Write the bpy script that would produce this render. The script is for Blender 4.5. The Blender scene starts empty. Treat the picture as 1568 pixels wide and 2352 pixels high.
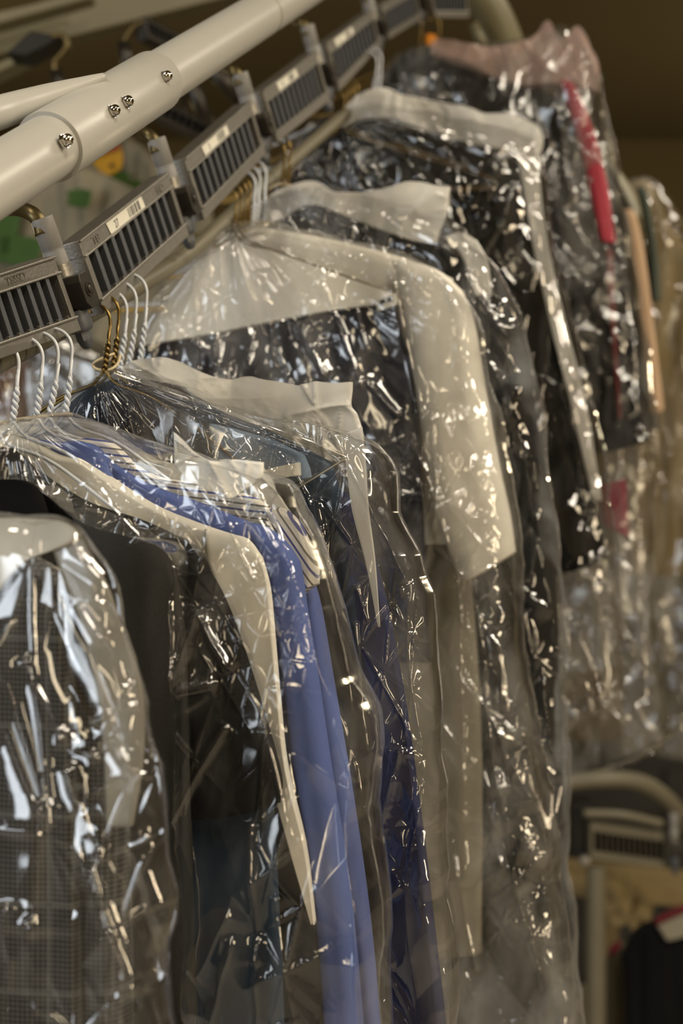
import bpy, math, random
import numpy as np
from mathutils import Vector, Matrix

random.seed(5)
RNG = np.random.default_rng(11)
SC = bpy.context.scene
COL = SC.collection

# ------------------------------------------------------------------ camera
F = 3500.0                      # focal length in pixels of the 1568 x 2352 frame
CAMZ = 1.55
cam_d = bpy.data.cameras.new('camera')
cam_d.sensor_fit = 'VERTICAL'
cam_d.sensor_height = 36.0
cam_d.lens = F / 2352.0 * 36.0
cam_d.clip_start = 0.02
cam_d.clip_end = 60
cam_d.dof.use_dof = True
cam_d.dof.focus_distance = 1.15
cam_d.dof.aperture_fstop = 5.0
cam = bpy.data.objects.new('camera', cam_d)
COL.objects.link(cam)
cam.location = (0, 0, CAMZ)
cam.rotation_euler = (math.pi / 2, 0, 0)
SC.camera = cam

# ------------------------------------------------------------------ world, lights, exposure
SC.view_settings.view_transform = 'Standard'
SC.view_settings.look = 'None'
SC.view_settings.gamma = 1.0
SC.view_settings.use_curve_mapping = False
SC.view_settings.exposure = 0.0
SC.cycles.transparent_max_bounces = 28
SC.cycles.max_bounces = 5
SC.cycles.diffuse_bounces = 3
SC.cycles.glossy_bounces = 2
SC.cycles.transmission_bounces = 3
SC.cycles.adaptive_threshold = 0.02
SC.cycles.caustics_reflective = False
SC.cycles.caustics_refractive = False
world = bpy.data.worlds.new('world')
SC.world = world
world.use_nodes = True
world.node_tree.nodes['Background'].inputs[0].default_value = (0.05, 0.045, 0.035, 1)
world.node_tree.nodes['Background'].inputs[1].default_value = 0.4


def area(name, loc, target, sx, sy, power, color):
    l = bpy.data.lights.new(name, 'AREA')
    l.shape = 'RECTANGLE'
    l.size, l.size_y = sx, sy
    l.energy = power
    l.color = color
    o = bpy.data.objects.new(name, l)
    COL.objects.link(o)
    o.location = loc
    d = Vector(target) - Vector(loc)
    o.rotation_euler = d.to_track_quat('-Z', 'Y').to_euler()
    return o


WARM = (1.0, 0.89, 0.71)
area('ceiling_lamp', (0.75, -0.55, 3.3), (0.75, -0.55, 0), 0.26, 1.3, 46, WARM)
area('ceiling_lamp', (2.3, 0.6, 3.3), (2.1, 0.6, 0), 0.26, 1.3, 62, WARM)
area('ceiling_lamp', (1.6, 2.4, 3.35), (1.6, 2.4, 0), 0.26, 1.3, 26, WARM)
area('ceiling_lamp', (-1.3, 0.2, 3.3), (-1.2, 0.4, 0), 0.26, 1.3, 22, WARM)
area('window_daylight', (-3.0, -1.3, 1.5), (-0.1, 1.1, 1.4), 1.3, 1.4, 46, (0.86, 0.93, 1.0))
area('wall_lamp', (3.3, -0.9, 1.9), (0.2, 1.3, 1.5), 0.35, 1.5, 44, (1.0, 0.80, 0.53))
area('wall_lamp', (-1.0, -2.6, 2.2), (0.2, 1.3, 1.6), 0.30, 1.2, 14, (1.0, 0.82, 0.55))
for loc, pw in (((2.7, 6.2, 2.3), 32), ((-2.2, 5.2, 2.3), 38)):  # unseen fill lights added to brighten the back wall and ceiling
    pl_ = bpy.data.lights.new('back_fill_light', 'POINT')
    pl_.energy = pw
    pl_.color = (1.0, 0.82, 0.52)
    pl_.shadow_soft_size = 0.1
    po = bpy.data.objects.new('back_fill_light', pl_)
    po.location = loc
    COL.objects.link(po)

# ------------------------------------------------------------------ geometry of the place
RH = np.array([0.246, 0.969, 0.0])      # horizontal run of the inclined conveyor
CX = np.array([0.969, -0.246, 0.0])     # across the conveyor, to the right
CAMP = np.array([0, 0, CAMZ])


def ray(px, py):
    return np.array([(px - 784.0) / F, 1.0, (1176.0 - py) / F])


def at(px, py, d):
    return CAMP + ray(px, py) * d


def onpl(k, px, py, off=0.0):
    """point of the hanging plane k (perpendicular to the conveyor), off metres nearer"""
    r = ray(px, py)
    return CAMP + r * ((k - off) / float(r @ RH))


def proj(P):
    P = P - CAMP
    return 784 + F * P[..., 0] / P[..., 1], 1176 - F * P[..., 2] / P[..., 1]


# ------------------------------------------------------------------ noise
_PERM = RNG.permutation(512)
_PERM = np.concatenate([_PERM, _PERM, _PERM])
_ANG = RNG.random(512) * 2 * math.pi
_GX, _GY = np.cos(_ANG), np.sin(_ANG)


def pn(x, y, s=0):
    x = x + s * 17.31
    y = y + s * 9.77
    xi = np.floor(x).astype(int)
    yi = np.floor(y).astype(int)
    xf, yf = x - xi, y - yi
    xi &= 511
    yi &= 511

    def g(ax, ay, dx, dy):
        h = _PERM[(_PERM[ax & 511] + ay) & 511]
        return _GX[h] * dx + _GY[h] * dy
    u = xf * xf * xf * (xf * (xf * 6 - 15) + 10)
    v = yf * yf * yf * (yf * (yf * 6 - 15) + 10)
    a = g(xi, yi, xf, yf)
    b = g(xi + 1, yi, xf - 1, yf)
    c = g(xi, yi + 1, xf, yf - 1)
    d = g(xi + 1, yi + 1, xf - 1, yf - 1)
    return 1.5 * ((a * (1 - u) + b * u) * (1 - v) + (c * (1 - u) + d * u) * v)


def sstep(a, b, x):
    t = np.clip((x - a) / (b - a), 0, 1)
    return t * t * (3 - 2 * t)


# ------------------------------------------------------------------ materials
MATS = {}


def newmat(name):
    m = bpy.data.materials.new(name)
    m.use_nodes = True
    nt = m.node_tree
    nt.nodes.clear()
    out = nt.nodes.new('ShaderNodeOutputMaterial')
    MATS[name] = m
    return m, nt, out


def lin(c):
    return tuple(((v / 255) / 12.92 if v / 255 <= 0.04045 else ((v / 255 + 0.055) / 1.055) ** 2.4) for v in c) + (1,)


def N(nt, typ, **kw):
    n = nt.nodes.new(typ)
    for k, v in kw.items():
        if k in n.inputs:
            n.inputs[k].default_value = v
        else:
            setattr(n, k, v)
    return n


def pbr(name, rgb, rough=0.5, metal=0.0, var=0.12, scale=30.0, bump=0.0, bscale=200.0, coat=0.0, sheen=0.0, spec=0.5):
    m, nt, out = newmat(name)
    b = N(nt, 'ShaderNodeBsdfPrincipled')
    b.inputs['Roughness'].default_value = rough
    b.inputs['Metallic'].default_value = metal
    b.inputs['Specular IOR Level'].default_value = spec
    b.inputs['Coat Weight'].default_value = coat
    b.inputs['Sheen Weight'].default_value = sheen
    tc = N(nt, 'ShaderNodeTexCoord')
    no = N(nt, 'ShaderNodeTexNoise', Scale=scale, Detail=5.0)
    nt.links.new(tc.outputs['Object'], no.inputs['Vector'])
    mx = N(nt, 'ShaderNodeMix', data_type='RGBA')
    c = lin(rgb)
    mx.inputs['A'].default_value = tuple(max(0, v * (1 - var)) for v in c[:3]) + (1,)
    mx.inputs['B'].default_value = tuple(min(1, v * (1 + var)) for v in c[:3]) + (1,)
    # colour sockets of the Mix node
    mx.inputs[6].default_value = tuple(max(0, v * (1 - var)) for v in c[:3]) + (1,)
    mx.inputs[7].default_value = tuple(min(1, v * (1 + var)) for v in c[:3]) + (1,)
    nt.links.new(no.outputs['Fac'], mx.inputs[0])
    nt.links.new(mx.outputs[2], b.inputs['Base Color'])
    if bump:
        n2 = N(nt, 'ShaderNodeTexNoise', Scale=bscale, Detail=3.0)
        nt.links.new(tc.outputs['Object'], n2.inputs['Vector'])
        bp = N(nt, 'ShaderNodeBump', Strength=bump, Distance=0.001)
        nt.links.new(n2.outputs['Fac'], bp.inputs['Height'])
        nt.links.new(bp.outputs[0], b.inputs['Normal'])
    nt.links.new(b.outputs[0], out.inputs[0])
    return m


def film(name, haze=0.022, tint=(0.97, 0.97, 0.965), refl=2.0, rough=0.10, bump=0.12, hz=(0.8, 0.79, 0.77)):
    m, nt, out = newmat(name)
    tc = N(nt, 'ShaderNodeTexCoord')
    mp = N(nt, 'ShaderNodeMapping')
    mp.inputs['Scale'].default_value = (1.0, 1.0, 0.45)
    nt.links.new(tc.outputs['Object'], mp.inputs['Vector'])
    n1 = N(nt, 'ShaderNodeTexNoise', Scale=34.0, Detail=1.0)
    nt.links.new(mp.outputs[0], n1.inputs['Vector'])
    bp = N(nt, 'ShaderNodeBump', Strength=bump, Distance=0.005)
    nt.links.new(n1.outputs['Fac'], bp.inputs['Height'])
    fr = N(nt, 'ShaderNodeFresnel', IOR=1.5)
    nt.links.new(bp.outputs[0], fr.inputs['Normal'])
    mu = N(nt, 'ShaderNodeMath', operation='MULTIPLY', use_clamp=True)
    mu.inputs[1].default_value = refl
    nt.links.new(fr.outputs[0], mu.inputs[0])
    mn = N(nt, 'ShaderNodeMath', operation='MINIMUM')
    mn.inputs[1].default_value = 0.34
    nt.links.new(mu.outputs[0], mn.inputs[0])
    tr = N(nt, 'ShaderNodeBsdfTransparent')
    tr.inputs[0].default_value = tint + (1,)
    gl = N(nt, 'ShaderNodeBsdfGlossy', Roughness=rough)
    gl.inputs[0].default_value = (1, 1, 1, 1)
    nt.links.new(bp.outputs[0], gl.inputs['Normal'])
    df = N(nt, 'ShaderNodeBsdfDiffuse')
    df.inputs[0].default_value = hz + (1,)
    m1 = N(nt, 'ShaderNodeMixShader')
    mh = N(nt, 'ShaderNodeMapRange')
    mh.inputs['From Min'].default_value = 0.42
    mh.inputs['From Max'].default_value = 0.68
    mh.inputs['To Min'].default_value = haze * 0.25
    mh.inputs['To Max'].default_value = haze * 3.0
    nh = N(nt, 'ShaderNodeTexNoise', Scale=18.0, Detail=3.0, Distortion=1.0)
    nt.links.new(mp.outputs[0], nh.inputs['Vector'])
    nt.links.new(nh.outputs['Fac'], mh.inputs['Value'])
    nt.links.new(mh.outputs[0], m1.inputs[0])
    nt.links.new(tr.outputs[0], m1.inputs[1])
    nt.links.new(df.outputs[0], m1.inputs[2])
    m2 = N(nt, 'ShaderNodeMixShader')
    nt.links.new(mn.outputs[0], m2.inputs[0])
    nt.links.new(m1.outputs[0], m2.inputs[1])
    nt.links.new(gl.outputs[0], m2.inputs[2])
    nt.links.new(m2.outputs[0], out.inputs[0])
    return m


def stripes(name):
    """white shirt cloth with woven blue and grey stripes"""
    m, nt, out = newmat(name)
    at_ = N(nt, 'ShaderNodeAttribute', attribute_name='uvm')
    sx = N(nt, 'ShaderNodeSeparateXYZ')
    nt.links.new(at_.outputs['Vector'], sx.inputs[0])
    mu = N(nt, 'ShaderNodeMath', operation='MULTIPLY')
    mu.inputs[1].default_value = 105.0
    nt.links.new(sx.outputs[0], mu.inputs[0])
    fc = N(nt, 'ShaderNodeMath', operation='FRACT')
    nt.links.new(mu.outputs[0], fc.inputs[0])
    cr = N(nt, 'ShaderNodeValToRGB')
    cr.color_ramp.interpolation = 'CONSTANT'
    e = cr.color_ramp.elements
    e[0].position = 0.0
    e[0].color = lin((226, 222, 214))
    e[1].position = 0.30
    e[1].color = lin((70, 78, 140))
    for p, c in ((0.46, (226, 222, 214)), (0.78, (110, 104, 100)), (0.92, (226, 222, 214))):
        q = e.new(p)
        q.color = lin(c)
    nt.links.new(fc.outputs[0], cr.inputs[0])
    b = N(nt, 'ShaderNodeBsdfPrincipled', Roughness=0.8)
    nt.links.new(cr.outputs[0], b.inputs['Base Color'])
    nt.links.new(b.outputs[0], out.inputs[0])
    return m


def checks(name):
    """dark grey suiting with a fine pale check"""
    m, nt, out = newmat(name)
    at_ = N(nt, 'ShaderNodeAttribute', attribute_name='uvm')
    sx = N(nt, 'ShaderNodeSeparateXYZ')
    nt.links.new(at_.outputs['Vector'], sx.inputs[0])

    def band(sock, f, lo, hi, wob=0.0):
        mu = N(nt, 'ShaderNodeMath', operation='MULTIPLY')
        mu.inputs[1].default_value = f
        nt.links.new(sock, mu.inputs[0])
        fc = N(nt, 'ShaderNodeMath', operation='FRACT')
        nt.links.new(mu.outputs[0], fc.inputs[0])
        a = N(nt, 'ShaderNodeMath', operation='LESS_THAN')
        a.inputs[1].default_value = hi
        nt.links.new(fc.outputs[0], a.inputs[0])
        return a.outputs[0]
    a = band(sx.outputs[0], 330.0, 0, 0.42)
    b_ = band(sx.outputs[1], 330.0, 0, 0.42)
    w1 = band(sx.outputs[0], 23.0, 0, 0.07)
    w2 = band(sx.outputs[1], 19.0, 0, 0.07)

    def comb(op, p, q):
        n = N(nt, 'ShaderNodeMath', operation=op)
        nt.links.new(p, n.inputs[0])
        nt.links.new(q, n.inputs[1])
        return n.outputs[0]
    s = comb('ADD', a, b_)
    w = comb('MAXIMUM', w1, w2)
    h = N(nt, 'ShaderNodeMath', operation='MULTIPLY')
    h.inputs[1].default_value = 0.42
    nt.links.new(s, h.inputs[0])
    w3 = N(nt, 'ShaderNodeMath', operation='MULTIPLY')
    w3.inputs[1].default_value = 0.5
    nt.links.new(w, w3.inputs[0])
    t = comb('ADD', h.outputs[0], w3.outputs[0])
    cr = N(nt, 'ShaderNodeValToRGB')
    cr.color_ramp.elements[0].color = lin((12, 12, 14))
    cr.color_ramp.elements[1].color = lin((92, 92, 90))
    nt.links.new(t, cr.inputs[0])
    b = N(nt, 'ShaderNodeBsdfPrincipled', Roughness=0.85)
    nt.links.new(cr.outputs[0], b.inputs['Base Color'])
    nt.links.new(b.outputs[0], out.inputs[0])
    return m


def milky(name, rgb, clear=0.22, gloss=0.10):
    """translucent white shoulder cover sheet"""
    m, nt, out = newmat(name)
    c = lin(rgb)
    df = N(nt, 'ShaderNodeBsdfDiffuse')
    df.inputs[0].default_value = c
    tl = N(nt, 'ShaderNodeBsdfTranslucent')
    tl.inputs[0].default_value = c
    tr = N(nt, 'ShaderNodeBsdfTransparent')
    gl = N(nt, 'ShaderNodeBsdfGlossy', Roughness=0.28)
    tc = N(nt, 'ShaderNodeTexCoord')
    n1 = N(nt, 'ShaderNodeTexNoise', Scale=24.0, Detail=3.0, Distortion=0.8)
    nt.links.new(tc.outputs['Object'], n1.inputs['Vector'])
    bp = N(nt, 'ShaderNodeBump', Strength=0.25, Distance=0.006)
    nt.links.new(n1.outputs['Fac'], bp.inputs['Height'])
    for q in (df, gl):
        nt.links.new(bp.outputs[0], q.inputs['Normal'])
    a = N(nt, 'ShaderNodeMixShader')
    a.inputs[0].default_value = 0.35
    nt.links.new(df.outputs[0], a.inputs[1])
    nt.links.new(tl.outputs[0], a.inputs[2])
    b = N(nt, 'ShaderNodeMixShader')
    b.inputs[0].default_value = clear
    nt.links.new(a.outputs[0], b.inputs[1])
    nt.links.new(tr.outputs[0], b.inputs[2])
    d = N(nt, 'ShaderNodeMixShader')
    fr = N(nt, 'ShaderNodeFresnel', IOR=1.45)
    nt.links.new(bp.outputs[0], fr.inputs['Normal'])
    nt.links.new(fr.outputs[0], d.inputs[0])
    nt.links.new(b.outputs[0], d.inputs[1])
    nt.links.new(gl.outputs[0], d.inputs[2])
    nt.links.new(d.outputs[0], out.inputs[0])
    return m


pbr('wall_paint', (106, 92, 60), 0.9, var=0.06, scale=3)
pbr('ceiling_paint', (104, 92, 62), 0.9, var=0.06, scale=3)
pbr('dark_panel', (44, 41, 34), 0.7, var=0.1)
pbr('floor_tile', (150, 140, 124), 0.6, var=0.15, scale=5)
pbr('white_paint', (172, 170, 163), 0.36, var=0.03, scale=60, bump=0.05, bscale=500)
pbr('cream_paint', (116, 110, 84), 0.45, var=0.06, scale=20)
pbr('dimmed_paint', (108, 102, 84), 0.5, var=0.08, scale=20)  # cream paint darkened, standing in for the dimness of the lower run
pbr('cast_metal', (150, 146, 138), 0.42, 0.85, var=0.14, scale=90, bump=0.25, bscale=400)
pbr('rib_metal', (92, 94, 98), 0.5, 0.5, var=0.12, scale=90, bump=0.2, bscale=300)
pbr('dark_metal', (74, 70, 64), 0.4, 0.8, var=0.2, scale=60, bump=0.15)
pbr('black_metal', (22, 20, 18), 0.5, 0.3, var=0.2)
pbr('brass_rod', (104, 92, 62), 0.4, 0.8, var=0.5, scale=60)
pbr('chrome', (205, 200, 190), 0.12, 1.0, var=0.05)
pbr('sleeve_plastic', (138, 136, 132), 0.5, var=0.15, scale=120)
pbr('white_wire', (214, 218, 224), 0.3, var=0.04)
pbr('brass_wire', (126, 104, 58), 0.28, 0.9, var=0.2, scale=120)
pbr('tie_string', (206, 188, 150), 0.7, var=0.1)
pbr('sticker', (222, 218, 204), 0.6, var=0.04)
pbr('print_black', (30, 30, 32), 0.7)
pbr('orange_card', (226, 140, 30), 0.7)
pbr('yellow_card', (196, 146, 20), 0.7, var=0.06)
pbr('red_card', (150, 60, 50), 0.7)
pbr('green_print', (56, 92, 14), 0.6, var=0.25, scale=40)
pbr('black_wool', (11, 11, 12), 0.9, var=0.2, scale=300, bump=0.3, bscale=900, spec=0.2)
pbr('charcoal_wool', (24, 24, 24), 0.9, var=0.2, scale=300, bump=0.3, bscale=900, spec=0.2)
pbr('navy_wool', (15, 18, 34), 0.9, var=0.2, scale=200, bump=0.3, bscale=900, spec=0.2)
pbr('navy_cotton', (30, 36, 72), 0.85, var=0.12, scale=150, bump=0.2, bscale=900, spec=0.3)
pbr('slate_wool', (40, 54, 72), 0.9, var=0.2, scale=150, bump=0.2, bscale=900, spec=0.2)
pbr('blue_cotton', (86, 104, 166), 0.8, var=0.05, scale=200, bump=0.15, bscale=1500, spec=0.3)
pbr('sky_cotton', (112, 132, 156), 0.8, var=0.06, scale=120, spec=0.3)
pbr('white_cotton', (226, 222, 212), 0.8, var=0.03, scale=100, bump=0.1, bscale=1200, spec=0.3)
pbr('red_cotton', (160, 44, 62), 0.7, var=0.1, scale=60)
pbr('crimson_cotton', (132, 26, 54), 0.75, var=0.1, scale=60)
pbr('dark_red_cotton', (92, 16, 24), 0.8, var=0.1)
pbr('greige_cotton', (136, 130, 116), 0.85, var=0.05, scale=60)
pbr('charcoal_light', (58, 57, 55), 0.9, var=0.15, scale=300, bump=0.3, bscale=900, spec=0.2)
pbr('peach_cotton', (190, 160, 130), 0.8, var=0.06)
pbr('tan_cotton', (134, 116, 78), 0.8, var=0.15, scale=20)
pbr('teal_cotton', (62, 70, 62), 0.8, var=0.1)
pbr('olive_cotton', (84, 78, 60), 0.85, var=0.2, scale=12)
pbr('grey_cotton', (140, 134, 116), 0.85, var=0.2, scale=12)
pbr('brown_cotton', (120, 84, 52), 0.85, var=0.2, scale=12)
pbr('slip_paper', (236, 235, 230), 0.6, var=0.02)
pbr('paper', (224, 222, 214), 0.7, var=0.02, bump=0.1)
stripes('striped_cotton')
checks('checked_wool')
film('film', haze=0.02)
film('film_crisp', haze=0.012, refl=2.2, rough=0.07, bump=0.15)
film('film_hazy', haze=0.05, refl=2.0, rough=0.12, bump=0.15)
film('film_cool', haze=0.055, refl=2.1, rough=0.08, bump=0.15, hz=(0.76, 0.80, 0.86))
milky('milky_cover', (238, 236, 230), clear=0.14)
milky('milky_grey', (205, 198, 180), clear=0.4)
milky('milky_pink', (206, 176, 166), clear=0.3)


# ------------------------------------------------------------------ mesh helpers
class MB:
    def __init__(self):
        self.v, self.f, self.n = [], [], 0

    def add(self, verts, faces):
        verts = np.asarray(verts, float)
        self.v.append(verts)
        self.f.extend([tuple(int(i) + self.n for i in f) for f in faces])
        self.n += len(verts)
        return self

    def box(self, o, ax, ay, az):
        """box centred at o with half-axis vectors"""
        o, ax, ay, az = (np.asarray(q, float) for q in (o, ax, ay, az))
        vs = [o + sx * ax + sy * ay + sz * az for sz in (-1, 1) for sy in (-1, 1) for sx in (-1, 1)]
        return self.add(vs, [(0, 2, 3, 1), (4, 5, 7, 6), (0, 1, 5, 4), (2, 6, 7, 3), (0, 4, 6, 2), (1, 3, 7, 5)])

    def tube(self, pts, r, n=10, caps=True):
        P = np.asarray(pts, float)
        m = len(P)
        R = np.full(m, r) if np.isscalar(r) else np.asarray(r, float)
        T = np.gradient(P, axis=0)
        T /= np.linalg.norm(T, axis=1)[:, None] + 1e-12
        a = np.array([0, 0, 1.0]) if abs(T[0][2]) < 0.9 else np.array([1.0, 0, 0])
        u = np.cross(T[0], a)
        u /= np.linalg.norm(u)
        vs = []
        th = np.arange(n) * 2 * math.pi / n
        for i in range(m):
            u = u - T[i] * (u @ T[i])
            u /= np.linalg.norm(u) + 1e-12
            w = np.cross(T[i], u)
            vs.append(P[i] + R[i] * (np.cos(th)[:, None] * u + np.sin(th)[:, None] * w))
        vs = np.concatenate(vs)
        fs = [(i * n + j, i * n + (j + 1) % n, (i + 1) * n + (j + 1) % n, (i + 1) * n + j) for i in range(m - 1) for j in range(n)]
        if caps:
            fs += [tuple(range(n - 1, -1, -1)), tuple((m - 1) * n + j for j in range(n))]
        return self.add(vs, fs)

    def lathe(self, o, axis, prof, n=20):
        """prof: (along axis, radius)"""
        o, axis = np.asarray(o, float), np.asarray(axis, float)
        axis = axis / np.linalg.norm(axis)
        a = np.array([0, 0, 1.0]) if abs(axis[2]) < 0.9 else np.array([1.0, 0, 0])
        u = np.cross(axis, a)
        u /= np.linalg.norm(u)
        w = np.cross(axis, u)
        th = np.arange(n) * 2 * math.pi / n
        vs = np.concatenate([o + axis * h + max(r, 1e-5) * (np.cos(th)[:, None] * u + np.sin(th)[:, None] * w) for h, r in prof])
        m = len(prof)
        fs = [(i * n + j, i * n + (j + 1) % n, (i + 1) * n + (j + 1) % n, (i + 1) * n + j) for i in range(m - 1) for j in range(n)]
        fs += [tuple(range(n - 1, -1, -1)), tuple((m - 1) * n + j for j in range(n))]
        return self.add(vs, fs)

    def build(self, name, mat, parent=None, smooth=True, bevel=0.0):
        me = bpy.data.meshes.new(name)
        me.from_pydata(np.concatenate(self.v).tolist(), [], self.f)
        me.validate()
        return link(name, me, mat, parent, smooth, bevel)


def link(name, me, mat, parent=None, smooth=True, bevel=0.0):
    if mat and not me.materials:
        me.materials.append(MATS[mat])
    if smooth:
        me.polygons.foreach_set('use_smooth', [True] * len(me.polygons))
    o = bpy.data.objects.new(name, me)
    COL.objects.link(o)
    if parent:
        o.parent = parent
        o.matrix_parent_inverse = Matrix.Identity(4)
        o.matrix_basis = parent_inv(parent)
    if bevel:
        md = o.modifiers.new('bevel', 'BEVEL')
        md.width = bevel
        md.segments = 2
        md.limit_method = 'ANGLE'
        md.harden_normals = False
    if smooth:
        try:
            me.set_sharp_from_angle(angle=math.radians(38)) if smooth == 'angle' else None
        except Exception:
            pass
    return o


def world_of(o):
    m = o.matrix_basis.copy()
    while o.parent:
        o = o.parent
        m = o.matrix_basis @ m
    return m


def parent_inv(p):
    return world_of(p).inverted()


def thing(name, label, cat, loc, group=None):
    o = bpy.data.objects.new(name, None)
    o.empty_display_size = 0.02
    COL.objects.link(o)
    o.location = [float(v) for v in loc]
    o.matrix_basis = Matrix.Translation(Vector([float(v) for v in loc]))
    return tag(o, label, cat, group)


def tag(o, label, cat, group=None, kind=None):
    o['label'] = label
    o['category'] = cat
    if group:
        o['group'] = group
    if kind:
        o['kind'] = kind
    return o


def cr(P, n):
    """Catmull-Rom along axis 0 of P, n samples"""
    P = np.asarray(P, float)
    m = len(P)
    if m == 1:
        return np.repeat(P, n, 0)
    E = np.concatenate([2 * P[:1] - P[1:2], P, 2 * P[-1:] - P[-2:-1]])
    t = np.linspace(0, m - 1, n)
    i = np.minimum(t.astype(int), m - 2)
    f = (t - i).reshape((-1,) + (1,) * (P.ndim - 1))
    p0, p1, p2, p3 = E[i], E[i + 1], E[i + 2], E[i + 3]
    return 0.5 * (2 * p1 + (p2 - p0) * f + (2 * p0 - 5 * p1 + 4 * p2 - p3) * f ** 2 + (3 * p1 - p0 - 3 * p2 + p3) * f ** 3)


def soft_folds(a, z, px, py, amp=0.004, s=0):
    return amp * (pn(a * 16 + 0.6 * pn(a * 5, z * 3, s), z * 2.5, s) + 0.5 * pn(a * 38, z * 7, s + 3) + 0.35 * np.abs(pn(a * 9 + z * 3, z * 3 - a * 3, s + 5)))


def facet(x, y, s=0, edge=False):
    """piecewise planar noise: flat triangles that meet in sharp creases"""
    x = x + s * 13.7
    y = y + s * 7.9
    sk = (x + y) * 0.36603
    X, Y = x + sk, y + sk
    i, j = np.floor(X).astype(int), np.floor(Y).astype(int)
    fx, fy = X - i, Y - j

    def hv(a, b):
        return _VAL[_PERM[(_PERM[a & 511] + b) & 511]]
    up = fx >= fy
    h0, h1 = hv(i, j), hv(i + 1, j + 1)
    hm = np.where(up, hv(i + 1, j), hv(i, j + 1))
    big, sml = np.maximum(fx, fy), np.minimum(fx, fy)
    val = h0 * (1 - big) + hm * (big - sml) + h1 * sml
    if edge:
        return val, np.minimum(np.minimum(1 - big, big - sml), sml)
    return val


_VAL = RNG.random(512) * 2 - 1


def film_folds(a, z, px, py, amp=0.006, s=0, neck=None, creases=(), fine=1.0, vert=1.0, crump=1.0, ridge=1.0):
    w1 = pn(a * 7, z * 5, s + 1) * 0.5
    w2 = pn(a * 7, z * 5, s + 2) * 0.5
    h = 1.3 * vert * np.abs(pn(a * 11 + 0.7 * w1 + z * 1.2, z * 1.6 + w2, s))               # long hanging folds
    m1 = 0.15 + 0.85 * sstep(-0.3, 0.3, pn(a * 5, z * 3.5, s + 6))
    m2 = sstep(-0.05, 0.45, pn(a * 7 + 3, z * 5, s + 7))
    f1, e1 = facet(a * 13 + z * 5 + w1, z * 6 + w2, s + 3, True)
    f2, e2 = facet(a * 27 - z * 12 + 1.5 * w1, z * 15 + a * 5 + 1.5 * w2, s + 4, True)
    f3, e3 = facet(a * 60 + z * 25 + 2 * w1, z * 38 - a * 14 + 2 * w2, s + 8, True)
    h += 0.75 * crump * f1 + 0.62 * crump * m1 * f2 + 0.32 * fine * m2 * f3
    h = amp * h
    mr = sstep(-0.10, 0.30, pn(a * 9 + 5, z * 6, s + 16))
    mq = sstep(-0.05, 0.35, pn(a * 11 + 8, z * 8, s + 17))
    h += ridge * (0.0032 * mr * np.exp(-e1 / 0.036) + 0.0021 * mq * np.exp(-e2 / 0.05) + 0.0006 * m2 * np.exp(-e3 / 0.08))
    if neck is not None:
        dx, dy = px - neck[0], py - neck[1]
        ang = np.arctan2(dy, dx)
        rr = np.hypot(dx, dy)
        h += amp * 1.1 * np.abs(pn(ang * 7, rr * 0.002, s + 12)) * np.exp(-rr / neck[2]) * np.clip(rr / 60, 0, 1)
    for (x0, y0, x1, y1, wd, hh) in creases:
        vx, vy = x1 - x0, y1 - y0
        L = math.hypot(vx, vy)
        tt = ((px - x0) * vx + (py - y0) * vy) / L
        wob = 0.7 * wd * pn(tt * 0.012, tt * 0 + x0 * 0.013, s + 14)
        dd = np.abs(((px - x0) * vy - (py - y0) * vx) / L + wob)
        end = sstep(-wd, 2 * wd, tt) * (1 - sstep(L - 2 * wd, L + wd, tt))
        h += hh * 0.001 * (0.6 * np.exp(-dd / wd) + 0.4 * np.exp(-dd / (3.5 * wd))) * end
    return h


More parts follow.
